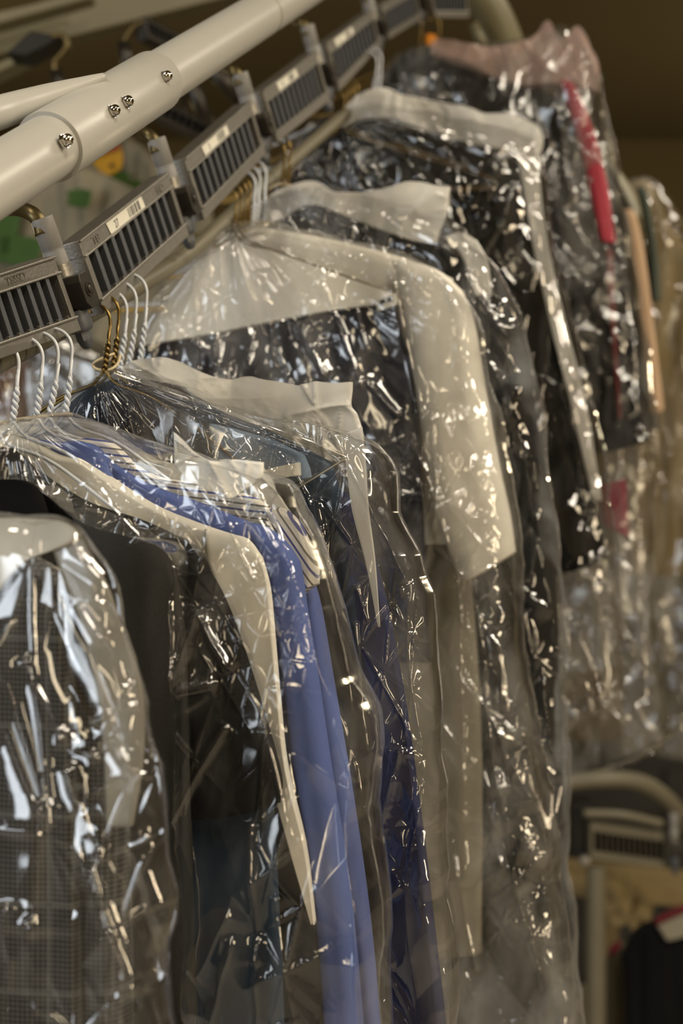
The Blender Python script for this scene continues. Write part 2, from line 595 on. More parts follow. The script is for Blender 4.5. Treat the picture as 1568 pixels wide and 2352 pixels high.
def sheet(name, k, rows, mat, parent=None, off=0.0, T=0.02, nu=60, nv=100, fold=None, back=True, cap=True, uvrot=0.0,
          toppow=0.10, bdiv=3, smooth_rows=True, edge=0.10, ragged=0.0, seam=''):
    """a hanging cloth / film body: pixel-picked outline on the hanging plane k, with real thickness T"""
    P = np.array([[onpl(k, q[0], q[1], off + (q[2] if len(q) > 2 else 0.0)) for q in r] for r in rows])
    G = cr(P, nv)
    G = np.swapaxes(cr(np.swapaxes(G, 0, 1), nu), 0, 1)          # nv x nu x 3
    u = np.linspace(0, 1, nu)[None, :]
    v = np.linspace(0, 1, nv)[:, None]
    eu = np.clip(np.minimum(u, 1 - u) / edge, 0, 1)
    ev = np.clip(v / max(toppow, 1e-6), 0, 1) if toppow else np.ones_like(v)
    prof = np.sqrt(1 - (1 - eu) ** 2) * np.sqrt(1 - (1 - ev) ** 2)
    if ragged:
        zz = G[..., 2]
        sd = int(abs(rows[0][0][0])) % 37
        wob = facet(zz * 16, zz * 0 + sd, sd) + 0.6 * facet(zz * 45, zz * 0 + sd, sd + 5)
        G = G + CX * (ragged * wob * np.abs(2 * u - 1) ** 5)[..., None]
        aa = G @ CX
        wz = facet(aa * 16, aa * 0 + sd, sd + 2) + 0.6 * facet(aa * 45, aa * 0 + sd, sd + 7)
        G[..., 2] += ragged * wz * (1 - v) ** 8
    px, py = proj(G)
    a = G @ CX
    z = G[..., 2]
    h = fold(a, z, px, py) if fold else 0.0 * a
    hm = np.clip(prof * 3.0, 0, 1)
    fr = G - RH * (T * 0.5 * prof + h * hm)[..., None]
    st = 1 if not back else bdiv
    iu = np.unique(np.concatenate([np.arange(0, nu, st), [nu - 1]]))
    iv = np.unique(np.concatenate([np.arange(0, nv, st), [nv - 1]]))
    verts = [fr.reshape(-1, 3)]
    ca, sa_ = math.cos(uvrot), math.sin(uvrot)
    UVG = np.stack([a * ca + z * sa_, z * ca - a * sa_], -1)
    uvs = [UVG.reshape(-1, 2)]
    idx = np.arange(nu * nv).reshape(nv, nu)
    quads = [np.stack([idx[:-1, :-1], idx[1:, :-1], idx[1:, 1:], idx[:-1, 1:]], -1).reshape(-1, 4)]
    if back:
        Gb = G[np.ix_(iv, iu)]
        bk = Gb + RH * (T * 0.5 * prof[np.ix_(iv, iu)] + 0.3 * (h * hm)[np.ix_(iv, iu)])[..., None]
        base = nu * nv
        ib = base + np.arange(len(iu) * len(iv)).reshape(len(iv), len(iu))
        verts.append(bk.reshape(-1, 3))
        uvs.append(UVG[np.ix_(iv, iu)].reshape(-1, 2))
        quads.append(np.stack([ib[:-1, :-1], ib[:-1, 1:], ib[1:, 1:], ib[1:, :-1]], -1).reshape(-1, 4))
        if cap:
            fb = idx[-1][iu]
            quads.append(np.stack([fb[:-1], ib[-1][:-1], ib[-1][1:], fb[1:]], -1))
    V = np.concatenate(verts)
    Q = np.concatenate(quads)
    me = bpy.data.meshes.new(name)
    me.vertices.add(len(V))
    me.vertices.foreach_set('co', V.ravel())
    me.loops.add(len(Q) * 4)
    me.loops.foreach_set('vertex_index', Q.ravel().astype(np.int32))
    me.polygons.add(len(Q))
    me.polygons.foreach_set('loop_start', np.arange(0, len(Q) * 4, 4, dtype=np.int32))
    me.polygons.foreach_set('loop_total', np.full(len(Q), 4, np.int32))
    me.update(calc_edges=True)
    at_ = me.attributes.new('uvm', 'FLOAT_VECTOR', 'POINT')
    uv = np.concatenate(uvs)
    at_.data.foreach_set('vector', np.column_stack([uv, np.zeros(len(uv))]).ravel())
    for q in seam:
        MB().tube(G[:: 4, -1 if q == 'r' else 0], 0.0006, 6).build('edge_seam', 'film_hazy', parent)
    return link(name, me, mat, parent)


def fold_soft(amp=0.004, s=0):
    return lambda a, z, px, py: soft_folds(a, z, px, py, amp, s)


def fold_film(**kw):
    return lambda a, z, px, py: film_folds(a, z, px, py, **kw)


def text_mesh(txt, size, depth):
    cu = bpy.data.curves.new('lettering', 'FONT')
    cu.body = txt
    cu.size = size
    cu.extrude = depth
    cu.align_x = 'CENTER'
    cu.align_y = 'CENTER'
    ob = bpy.data.objects.new('lettering', cu)
    COL.objects.link(ob)
    dg = bpy.context.evaluated_depsgraph_get()
    me = bpy.data.meshes.new_from_object(ob.evaluated_get(dg))
    bpy.data.objects.remove(ob)
    return me


# ------------------------------------------------------------------ the room
def struct(name, o, a, b, c, mat):
    ob = MB().box(o, a, b, c).build(name, mat, smooth=False)
    ob['kind'] = 'structure'
    return ob


struct('floor', (0.5, 2.5, -0.05), (4.2, 0, 0), (0, 6, 0), (0, 0, 0.05), 'floor_tile')
struct('ceiling', (0.5, 2.5, 3.65), (4.2, 0, 0), (0, 6, 0), (0, 0, 0.05), 'ceiling_paint')
struct('wall_back', (0.5, 8.45, 1.8), (4.2, 0, 0), (0, 0.05, 0), (0, 0, 1.8), 'wall_paint')
struct('wall_left', (-3.65, 2.5, 1.8), (0.05, 0, 0), (0, 6, 0), (0, 0, 1.8), 'wall_paint')
struct('wall_right', (4.65, 2.5, 1.8), (0.05, 0, 0), (0, 6, 0), (0, 0, 1.8), 'wall_paint')
struct('wall_front', (0.5, -3.45, 1.8), (4.2, 0, 0), (0, 0.05, 0), (0, 0, 1.8), 'wall_paint')

# ------------------------------------------------------------------ conveyor: rail tube
R3 = np.array([0.254, 1.0, 0.518])
R3 = R3 / np.linalg.norm(R3)
T0 = at(70, 365, 1.06)


def rail_at(px):
    """point of the rail axis that stands at image column px"""
    k = (px - 784) / F
    t = (k * (T0[1]) - T0[0]) / (R3[0] - k * R3[1])
    return T0 + R3 * t


def hit_cyl(px, py, o, ax, r):
    d = ray(px, py)
    d = d / np.linalg.norm(d)
    w = CAMP - o
    dp = d - ax * (d @ ax)
    wp = w - ax * (w @ ax)
    A, B, C_ = dp @ dp, 2 * dp @ wp, wp @ wp - r * r
    D = max(B * B - 4 * A * C_, 0)
    t = (-B - math.sqrt(D)) / (2 * A)
    P = CAMP + d * t
    n = (P - o) - ax * ((P - o) @ ax)
    return P, n / np.linalg.norm(n)


rail = thing('conveyor_rail', 'thick white painted conveyor tube with bolted coupling, rising across the top left', 'rail', T0)
pa, pb = rail_at(-420), rail_at(900)
L = np.linalg.norm(pb - pa)
MB().tube([pa + (pb - pa) * t for t in np.linspace(0, 1, 12)], 0.0228, 40).build('tube', 'white_paint', rail, 'angle')
sa, sb = rail_at(112), rail_at(352)
SL = np.linalg.norm(sb - sa)
MB().lathe(sa, R3, [(0, 0.0226), (0, 0.0256), (0.001, 0.0259), (SL - 0.001, 0.0259), (SL, 0.0255), (SL + 0.004, 0.0226)], 48).build('coupling_sleeve', 'white_paint', rail, 'angle')
s2 = rail_at(598)
MB().lathe(s2, R3, [(0, 0.0229), (0.0015, 0.0233), (0.003, 0.0229)], 40).build('weld_seam', 'cream_paint', rail)
for (bx, by) in ((147, 325), (256, 257), (287, 236), (377, 178)):
    P, n_ = hit_cyl(bx, by, T0, R3, 0.0259 if bx < 370 else 0.0255)
    nut = MB().lathe(P - n_ * 0.001, n_, [(0, 0.0052), (0.0016, 0.0052), (0.0016, 0.0046), (0.0034, 0.0046)], 6)
    nut.lathe(P, n_, [(0.0022, 0.0043), (0.0050, 0.0040), (0.0064, 0.0029), (0.0072, 0.0012), (0.0073, 0.0)], 18)
    nut.build('cap_nut', 'chrome', rail, 'angle')
br = [at(-330, 400, 1.03), at(-150, 310, 1.06), at(0, 258, 1.09), at(110, 222, 1.13), at(190, 194, 1.155), at(238, 176, 1.17)]
MB().tube(cr(br, 30), np.interp(np.linspace(0, 5, 30), range(6), [0.0125, 0.0125, 0.0120, 0.0095, 0.0058, 0.0030]), 24).build('brace', 'white_paint', rail)

# ------------------------------------------------------------------ conveyor: joints and slotted links
JT = [(-262, 610), (95, 500), (358, 318), (550, 168), (704, 58), (840, -18), (938, -70), (1075, -62)]
JB = [(-165, 930), (203, 800), (440, 572), (612, 378), (758, 258), (872, 122), (966, 62), (1092, 62)]
JD = [1.00, 1.22, 1.46, 1.70, 1.95, 2.19, 2.42, 2.50]
JA = [at(p[0], p[1], d - 0.012) for p, d in zip(JT, JD)]
JBt = [at(p[0], p[1], d + 0.022) for p, d in zip(JB, JD)]


def joint(i, label, A=None, B=None, sc=1.0, rod=True, px=None):
    A = JA[i] if A is None else A
    B = JBt[i] if B is None else B
    d = B - A
    ln = np.linalg.norm(d)
    d = d / ln
    t = thing('conveyor_joint', label, 'conveyor joint', B, 'hinge joints between the conveyor links')
    if rod:
        s = A[1] / 1.22
        q = px
        pts = [at(q[0] + ox * sc, q[1] + oy * sc, A[1] + dy) for ox, oy, dy in ((-170, -70, 0.05), (-125, -48, 0.04), (-85, -24, 0.03), (-50, -20, 0.015), (-20, -8, 0.0), (-4, 12, 0), (3, 40, 0.0))]
        MB().tube(cr(pts, 36), 0.0062, 14).build('hanging_rod', 'brass_rod', t)
    MB().lathe(A, d, [(0, 0.0060), (0, 0.0088), (0.0012, 0.0092), (ln * 0.22, 0.0092), (ln * 0.225, 0.0088), (ln * 0.255, 0.0088), (ln * 0.26, 0.0092), (ln * 0.36, 0.0092)], 24).build('plastic_sleeve', 'sleeve_plastic', t, 'angle')
    MB().lathe(A + d * ln * 0.35, d, [(0, 0.0098), (ln * 0.10, 0.0098), (ln * 0.11, 0.0085)], 24).build('steel_collar', 'cast_metal', t, 'angle')
    l_ = np.array(R3)
    n_ = np.cross(l_, -d)
    n_ = np.cross(d, np.cross(n_, d))
    n_ /= np.linalg.norm(n_)
    if n_ @ CX < 0:
        n_ = -n_
    w_ = np.cross(d, n_)
    if w_ @ R3 < 0:
        w_ = -w_
    c0 = A + d * ln * 0.58
    mb = MB()
    hx, hz = 0.0105, ln * 0.135
    poly = [(-hx * 0.8, -hz), (hx * 0.5, -hz), (hx, -hz * 0.6), (hx, hz * 0.75), (hx * 0.6, hz), (-hx * 0.5, hz), (-hx, hz * 0.6), (-hx, -hz * 0.6)]
    vs = [c0 + w_ * x + d * z + n_ * y for y in (-0.008, 0.0185) for x, z in poly]
    m_ = len(poly)
    mb.add(vs, [tuple(range(m_)), tuple(range(2 * m_ - 1, m_ - 1, -1))] + [(j, j + m_, (j + 1) % m_ + m_, (j + 1) % m_) for j in range(m_)])
    blk = mb.build('hinge_block', 'dark_metal', t, False, 0.0008)
    MB().lathe(c0 + n_ * 0.0185, n_, [(0, 0.0060), (0.0008, 0.0060), (0.0008, 0.0050), (0.0003, 0.0048), (0.0003, 0.0034), (0.0014, 0.0032), (0.0018, 0.002), (0.0018, 0.0)], 20).build('screw', 'dark_metal', blk, 'angle')
    MB().lathe(A + d * ln * 0.70, d, [(0, 0.0098), (0.003, 0.0104), (ln * 0.13, 0.0104), (ln * 0.15, 0.0098), (ln * 0.165, 0.0086)], 24).build('lower_collar', 'rib_metal', t, 'angle')
    nb = MB().lathe(A + d * ln * 0.86, d, [(0, 0.0070), (ln * 0.07, 0.0070)], 6)
    nb.lathe(A + d * ln * 0.86, d, [(ln * 0.06, 0.0062), (ln * 0.10, 0.0058), (ln * 0.135, 0.0038), (ln * 0.145, 0.0)], 18)
    nb.build('cap_nut', 'rib_metal', t, 'angle')
    return t


ORD = ['nearest', 'second nearest', 'third', 'fourth', 'fifth', 'farthest']
for i in range(1, 7):
    sc = 1.22 / JD[i]
    lab = {1: 'conveyor hinge joint with grey sleeve left of the link numbered 27',
           2: 'conveyor hinge joint right of the link numbered 27',
           3: 'blurred conveyor hinge joint above the three white hooks in mid frame',
           4: 'blurred conveyor hinge joint right of the rail, near the upper brass hooks',
           5: 'blurred conveyor hinge joint above the pair of far white hooks',
           6: 'farthest blurred hinge joint at the top edge, beside the orange tag'}[i]
    joint(i, lab, px=JT[i], sc=sc)


def link_unit(TL, TR, BL, BR, label, nr=10, mats=('cast_metal', 'rib_metal'), number=None, word=False, flip=1, bars=True, group='slotted conveyor links'):
    TL, TR, BL, BR = (np.asarray(q, float) for q in (TL, TR, BL, BR))
    l_ = (TR - TL)
    n_ = np.cross(l_, TL - BL)
    n_ /= np.linalg.norm(n_)
    if n_ @ CX * flip < 0:
        n_ = -n_

    def pm(x, y, z):
        return TL * (1 - x) * (1 - z) + TR * x * (1 - z) + BL * (1 - x) * z + BR * x * z + n_ * y

    def bx(mb, x0, x1, y0, y1, z0, z1, sk=0.0):
        vs = [pm(x + (sk if z > 0.5 else 0), y, z) for z in (z0, z1) for y in (y0, y1) for x in (x0, x1)]
        mb.add(vs, [(0, 2, 3, 1), (4, 5, 7, 6), (0, 1, 5, 4), (2, 6, 7, 3), (0, 4, 6, 2), (1, 3, 7, 5)])
        return mb
    t = thing('conveyor_link', label, 'conveyor link', (BL + BR) / 2, group)
    top = bx(bx(bx(MB(), 0, 1, -0.010, 0.010, 0.0, 0.235), 0, 1, 0.010, 0.0122, 0.0, 0.035), 0, 1, 0.010, 0.0122, 0.205, 0.235)
    top.build('top_rail', mats[0], t, False, 0.0006)
    bot = bx(bx(MB(), 0, 1, -0.010, 0.0112, 0.80, 1.0), 0, 1, 0.0112, 0.0130, 0.80, 0.835)
    bot.build('bottom_rail', mats[0], t, False, 0.0006)
    for x0, x1 in ((0.0, 0.035), (0.965, 1.0)):
        bx(MB(), x0, x1, -0.0095, 0.0105, 0.2, 0.82).build('end_plate', mats[0], t, False, 0.0005)
    for q in range(nr):
        x = 0.035 + 0.93 * (q + 1) / (nr + 1)
        bx(MB(), x - 0.015, x + 0.015, -0.0115, 0.0095, 0.21, 0.82).build('rib', mats[1], t, False, 0.0004)
        bx(MB(), x + 0.030, x + 0.037, 0.0105, 0.0128, 0.765, 0.83).build('tooth', mats[0], t, False)
    bx(MB(), 0.02, 0.98, -0.0135, -0.0115, 0.1, 0.9).build('back_plate', 'black_metal', t, False)
    L_ = np.linalg.norm(l_)
    H_ = np.linalg.norm(TL - BL)
    ex = l_ / L_
    ez = np.cross(n_, ex)
    ez /= np.linalg.norm(ez)
    if ez[2] < 0:
        ez = -ez

    def frame(x, y, z, rot=1):
        o = pm(x, y, z)
        e1, e2 = ex * rot, ez * rot
        if np.cross(e1, e2) @ n_ < 0:
            e1 = -e1
        M = Matrix([[e1[0], e2[0], n_[0], o[0]], [e1[1], e2[1], n_[1], o[1]], [e1[2], e2[2], n_[2], o[2]], [0, 0, 0, 1]])
        return M

    def put(me, M, name, mat):
        ob = link(name, me, mat, t, False)
        ob.matrix_basis = parent_inv(t) @ M
        return ob
    if word:
        for x in ((0.50,) if number is None else (0.14, 0.86)):
            txt = 'CISSELL' if number is None else ('ELL' if x < 0.3 else 'CISS')
            me = text_mesh(txt, H_ * 0.17, 0.0004)
            put(me, frame(x if number is not None else 0.62, 0.0102, 0.12, -1), 'embossed_lettering', mats[0])
    if number is not None:
        st = MB()
        x0, x1 = number[1], number[2]
        q = [pm(x0, 0.0104, 0.03), pm(x0 + 0.02, 0.0104, 0.25), pm(x1, 0.0104, 0.22), pm(x1 - 0.01, 0.0104, 0.01)]
        q += [p + n_ * 0.0003 for p in q]
        st.add(q, [(0, 1, 2, 3), (7, 6, 5, 4), (0, 4, 5, 1), (1, 5, 6, 2), (2, 6, 7, 3), (3, 7, 4, 0)])
        sk = st.build('number_sticker', 'sticker', t, False)
        if number[0]:
            me = text_mesh(number[0], H_ * 0.15, 0.00005)
            ob = put(me, frame(x0 + 0.09, 0.0109, 0.135), 'printed_number', 'print_black')
            ob.parent = sk
            ob.matrix_basis = parent_inv(sk) @ frame(x0 + 0.09, 0.0109, 0.135)
        mb = MB()
        rr = random.Random(4)
        x = x0 + (x1 - x0) * 0.56
        while x < x1 - 0.06:
            w = rr.choice((0.006, 0.010, 0.014))
            bx(mb, x, x + w, 0.0106, 0.01085, 0.06, 0.19)
            x += w + rr.choice((0.006, 0.010))
        mb.build('barcode', 'print_black', sk, False)
    return t


def chain_link(i, **kw):
    A0, B0, A1, B1 = JA[i], JBt[i], JA[i + 1], JBt[i + 1]
    l_ = (A1 + B1 - A0 - B0)
    L_ = np.linalg.norm(l_)
    f0, f1 = 0.028 / L_ * 2, 0.022 / L_ * 2
    z0, z1 = 0.27, 0.84
    P = lambda s, z: (A0 + (B0 - A0) * z) * (1 - s) + (A1 + (B1 - A1) * z) * s
    return link_unit(P(f0, z0), P(1 - f1, z0), P(f0, z1), P(1 - f1, z1), **kw)


chain_link(0, label='nearest slotted grey conveyor link, cut by the left edge, embossed lettering upside down', word=True)
chain_link(1, label='slotted grey conveyor link with a white sticker numbered 27', word=True, number=('27', 0.26, 0.66))
chain_link(2, label='slotted conveyor link next above the one numbered 27, white barcode sticker', number=('3', 0.22, 0.60))
chain_link(3, label='blurred slotted conveyor link in mid chain with white sticker, above two brass hooks', number=('8', 0.22, 0.58))
chain_link(4, label='blurred slotted conveyor link with white sticker, above the four far brass hooks', number=('6', 0.14, 0.52))
chain_link(5, label='far blurred dark slotted conveyor link just left of the orange tag')
chain_link(6, label='farthest blurred slotted conveyor link at the top edge, above the orange tag')

# guide tube below the chain, far curved tube
gt = [at(-60, 860, 1.10), at(160, 745, 1.27), at(420, 590, 1.51), at(600, 430, 1.75), at(760, 290, 1.99), at(800, 258, 2.05)]
tag(MB().tube(cr(gt, 60), 0.0085, 16).build('guide_tube', 'dimmed_paint'), 'slim cream guide tube running just below the slotted conveyor links', 'tube')
ft = [at(1010, -150, 2.55), at(1070, -60, 2.58), at(1120, 10, 2.6), at(1150, 70, 2.62), at(1170, 130, 2.64), at(1182, 220, 2.66), at(1215, 290, 2.68), at(1280, 335, 2.69), at(1350, 375, 2.69), at(1415, 450, 2.68), at(1450, 530, 2.66)]
tag(MB().tube(cr(ft, 40), 0.030, 24).build('bent_tube', 'cream_paint'), 'blurred cream tube bending down behind the pink covered garment', 'tube')
st = [at(1085, 55, 2.56), at(1120, 125, 2.58)]
tag(MB().tube(st, 0.008, 12).build('support_rod', 'cream_paint'), 'short blurred rod beside the bent cream tube at the top', 'rod')

# ------------------------------------------------------------------ hangers
HOOK = [(-6, 26), (-9, 12), (0, 0), (12, 1), (25, 8), (36, 20), (42, 36), (43, 55), (41, 80), (36, 115)]


def hanger(hx, hy, nx, ny, k, mat, label, group, sc=1.0, halfw=0.13, r=0.00135, drop=0.085, arms=True):
    """hx,hy: where the hook lies in its slot; nx,ny: foot of the twisted neck"""
    P0 = onpl(k, hx, hy)
    t = thing('wire_hanger', label, 'hanger', onpl(k, nx, ny), group)
    pts = [(hx + ox * sc, hy + oy * sc) for ox, oy in HOOK]
    mid = (hx + 40 * sc, hy + 0.55 * (ny - hy))
    pts = pts[:-2] + [(mid[0] - 1 * sc, mid[1] - 10 * sc), mid]
    hp = [onpl(k, *p) for p in pts]
    MB().tube(cr(hp, 60), r, 10).build('hook', mat, t)
    a, b = onpl(k, *mid), onpl(k, nx, ny)
    n = 70
    s = np.linspace(0, 1, n)
    ax = (b - a) / np.linalg.norm(b - a)
    turns = 2.7
    ph = s * turns * 2 * math.pi
    tw = MB()
    amp = r * 1.08 * np.clip(s * 6, 0.15, 1)
    for q in (0, math.pi):
        c = a + (b - a) * s[:, None] + amp[:, None] * (np.cos(ph + q)[:, None] * CX + np.sin(ph + q)[:, None] * RH)
        if q:
            c = np.concatenate([[c[0] - ax * 0.012 - RH * r], c])
        tw.tube(c, r * 0.96, 8)
    tw.build('twisted_neck', mat, t)
    if arms:
        z = np.array([0, 0, 1.0])
        fr = [b, b + CX * 0.012 - z * 0.012, b + CX * 0.05 - z * 0.028, b + CX * halfw * 0.95 - z * drop * 0.97, b + CX * halfw - z * (drop + 0.006), b + CX * halfw * 0.97 - z * (drop + 0.012),
              b - z * (drop + 0.012), b - CX * halfw * 0.97 - z * (drop + 0.012), b - CX * halfw - z * (drop + 0.006), b - CX * halfw * 0.95 - z * drop * 0.97, b - CX * 0.05 - z * 0.028, b - CX * 0.012 - z * 0.012, b]
        MB().tube(cr(fr, 120), r, 8).build('shoulder_frame', mat, t)
    return t


K0, K1, K2, K3, K4, K5, K6 = 0.86, 1.059, 1.204, 1.584, 1.670, 2.02, 2.357
G1L = 'white wire hangers of the nearest bag'
for i, (hx, hy, nx, ny, dk, lab) in enumerate((
        (-118, 832, -85, 1000, -0.085, None),
        (-48, 808, -10, 985, -0.055, 'leftmost white wire hanger hook, cut by the left edge'),
        (0, 788, 30, 968, -0.035, 'second white wire hook from the left edge, leaning towards the black jacket'),
        (55, 776, 84, 958, -0.012, 'third white wire hook from the left edge, above the nearest bag'),
        (90, 765, 112, 958, 0.006, 'fourth white wire hook from the left edge, on the nearest link'),
        (122, 756, 151, 948, 0.024, 'rightmost white wire hook on the nearest link, beside the rounded joint nut'))):
    if lab:
        hanger(hx, hy, nx, ny, K1 + dk, 'white_wire', lab, G1L, 1.0)
for hx, hy, nx, ny, dk, m, lab in (
        (212, 696, 240, 850, 0.0, 'brass_wire', 'left one of the two brass wire hooks beside the joint nut'),
        (232, 676, 260, 845, 0.018, 'brass_wire', 'right one of the two brass wire hooks beside the joint nut'),
        (250, 668, 275, 842, 0.035, 'white_wire', 'white wire hook directly right of the two front brass hooks'),
        (272, 648, 296, 838, 0.052, 'white_wire', 'middle white wire hook under the link numbered 27'),
        (296, 630, 322, 826, 0.070, 'white_wire', 'rightmost white wire hook under the link numbered 27')):
    hanger(hx, hy, nx, ny, K2 - 0.035 + dk, m, lab, 'hangers on the link numbered 27', 0.95)
for hx, hy, nx, ny, dk, m, lab in (
        (513, 428, 536, 530, 0.0, 'brass_wire', 'leftmost of four blurred brass hooks in mid frame'),
        (524, 416, 548, 528, 0.012, 'brass_wire', 'second of four blurred brass hooks in mid frame'),
        (535, 408, 560, 526, 0.024, 'brass_wire', 'third of four blurred brass hooks in mid frame'),
        (544, 402, 571, 524, 0.036, 'brass_wire', 'rightmost of four blurred brass hooks in mid frame'),
        (556, 393, 580, 522, 0.05, 'white_wire', 'left one of three white hooks in mid frame'),
        (566, 380, 591, 520, 0.062, 'white_wire', 'middle one of three white hooks in mid frame'),
        (580, 368, 606, 518, 0.076, 'white_wire', 'right one of three white hooks in mid frame')):
    hanger(hx, hy, nx, ny, K3 - 0.035 + dk, m, lab, 'hangers above the white coat', 0.72, 0.16, 0.0011 if m == 'brass_wire' else 0.0014, 0.07)
for hx, hy, nx, ny, dk, m, lab in (
        (628, 322, 648, 432, 0.0, 'brass_wire', 'left one of two dim brass hooks above the crumpled white cover'),
        (640, 312, 660, 430, 0.02, 'brass_wire', 'right one of two dim brass hooks above the crumpled white cover')):
    hanger(hx, hy, nx, ny, K4 + dk, m, lab, 'brass hangers behind the white coat', 0.62, 0.2, 0.0014)
for hx, hy, nx, ny, dk, m, lab in (
        (768, 205, 785, 285, 0.0, 'brass_wire', 'leftmost brass hook of the far black suits'),
        (778, 196, 795, 280, 0.015, 'brass_wire', 'second brass hook of the far black suits'),
        (788, 188, 806, 275, 0.03, 'brass_wire', 'third brass hook of the far black suits'),
        (798, 180, 817, 268, 0.045, 'brass_wire', 'rightmost brass hook of the far black suits'),
        (842, 118, 856, 215, 0.07, 'white_wire', 'left one of two far white hooks above the cream shoulder cover'),
        (852, 110, 869, 212, 0.085, 'white_wire', 'right one of two far white hooks above the cream shoulder cover')):
    hanger(hx, hy, nx, ny, K5 - 0.03 + dk, m, lab, 'hangers of the far black suits', 0.55, 0.21, 0.0015)
for hx, hy, nx, ny, dk, m, lab in (
        (948, 40, 962, 108, 0.0, 'brass_wire', 'faint brass hook just left of the orange tag'),
        (990, 38, 1004, 108, 0.02, 'brass_wire', 'faint brass hook just right of the orange tag')):
    hanger(hx, hy, nx, ny, K6 + dk, m, lab, 'hangers beside the orange tag', 0.45, 0.21, 0.0015)


def tie(k, pts, label, r=0.0012, off=0.0):
    P = [onpl(k, p[0], p[1], off + (p[2] if len(p) > 2 else 0)) for p in pts]
    return tag(MB().tube(cr(P, 60), r, 8).build('rubber_band', 'tie_string'), label, 'rubber band', 'bands tying the bags')


tie(K1, [(-60, 990, .03), (0, 972, .03), (50, 962, .03), (90, 957, .025), (155, 951, .02), (160, 955, 0), (120, 953, -.02), (80, 958, -.02), (0, 975, -.02)], 'tan rubber band across the white hooks of the nearest bag')
tie(K2, [(262, 812, .02), (228, 826, .03), (213, 838, .03), (222, 848, .03), (248, 850, .03), (268, 838, .02), (276, 815, 0), (273, 806, -.01), (264, 818, -.015), (240, 832, -.015)], 'looped tan band around the two front brass hooks')
tie(K3, [(533, 512, .02), (540, 530, .02), (560, 532, .02), (577, 524, .02), (610, 516, .02), (613, 512, 0), (580, 515, -.03), (540, 512, -.02)], 'tan band around the brass and white hooks in mid frame', 0.0014)
tie(K4, [(618, 435, .02), (640, 424, .02), (672, 428, .02), (682, 440, .01), (660, 452, .0), (630, 450, 0)], 'tan band around the two dim brass hooks', 0.0014)
tie(K5, [(845, 212, .02), (870, 208, .02), (888, 210, .01), (870, 214, -.02)], 'faint tan band under the two far white hooks', 0.0016)
# ------------------------------------------------------------------ garments
FRONT = 'bagged garments on the conveyor'


def garment(name, label, cat, k, base, off=0.0):
    return thing(name, label, cat, onpl(k, base[0], base[1], off), FRONT)


# --- nearest bag, lower left: checked jacket
g = garment('suit_jacket', 'dark grey checked suit jacket in the nearest bag at lower left', 'jacket', K0, (0, 2352))
sheet('jacket_body', K0, [
    [(-260, 1360), (-120, 1280), (20, 1262), (110, 1290), (180, 1350)],
    [(-300, 1500), (-120, 1450), (40, 1420), (150, 1430), (232, 1470)],
    [(-310, 1800), (-120, 1800), (60, 1800), (190, 1800), (288, 1800)],
    [(-310, 2130), (-120, 2130), (60, 2130), (200, 2130), (300, 2130)],
    [(-310, 2520), (-120, 2520), (60, 2520), (200, 2520), (305, 2520)]], 'checked_wool', g, 0.0, 0.035, 70, 110, fold_soft(0.007, 1))
sheet('jacket_sleeve', K0, [
    [(20, 1400), (60, 1375), (110, 1370), (150, 1400)],
    [(-30, 1560), (40, 1540), (110, 1530), (165, 1560)],
    [(-60, 1800), (20, 1790), (110, 1790), (175, 1810)],
    [(-70, 2150), (20, 2150), (120, 2150), (185, 2150)],
    [(-70, 2520), (20, 2520), (120, 2520), (190, 2520)]], 'checked_wool', g, 0.022, 0.02, 50, 90, fold_soft(0.006, 2))
t = garment('shoulder_cover', 'white paper shoulder cover on the checked jacket at the left edge', 'garment cover', K0, (0, 1350))
sheet('cover_sheet', K0, [
    [(-260, 1260), (-120, 1200), (0, 1190), (80, 1192), (150, 1200), (188, 1228)],
    [(-260, 1330), (-120, 1300), (-20, 1280), (50, 1262), (110, 1248), (160, 1250)],
    [(-260, 1440), (-120, 1400), (-20, 1370), (20, 1325), (65, 1285), (120, 1265)]], 'paper', t, 0.034, 0.004, 50, 30, fold_soft(0.003, 4), toppow=0)
sheet('side_strip', K0, [
    [(110, 1230), (150, 1215), (185, 1230), (212, 1285)],
    [(140, 1320), (180, 1310), (220, 1320), (250, 1350)],
    [(185, 1440), (220, 1440), (260, 1440), (284, 1450)],
    [(225, 1600), (260, 1600), (300, 1590), (328, 1590)],
    [(240, 1750), (270, 1750), (305, 1750), (330, 1740)],
    [(244, 1895), (262, 1897), (285, 1898), (306, 1896)]], 'milky_grey', t, 0.030, 0.003, 40, 90, fold_soft(0.003, 5), toppow=0)
t = garment('garment_bag', 'clear blurred plastic bag over the checked jacket at lower left', 'garment bag', K0, (0, 2352))
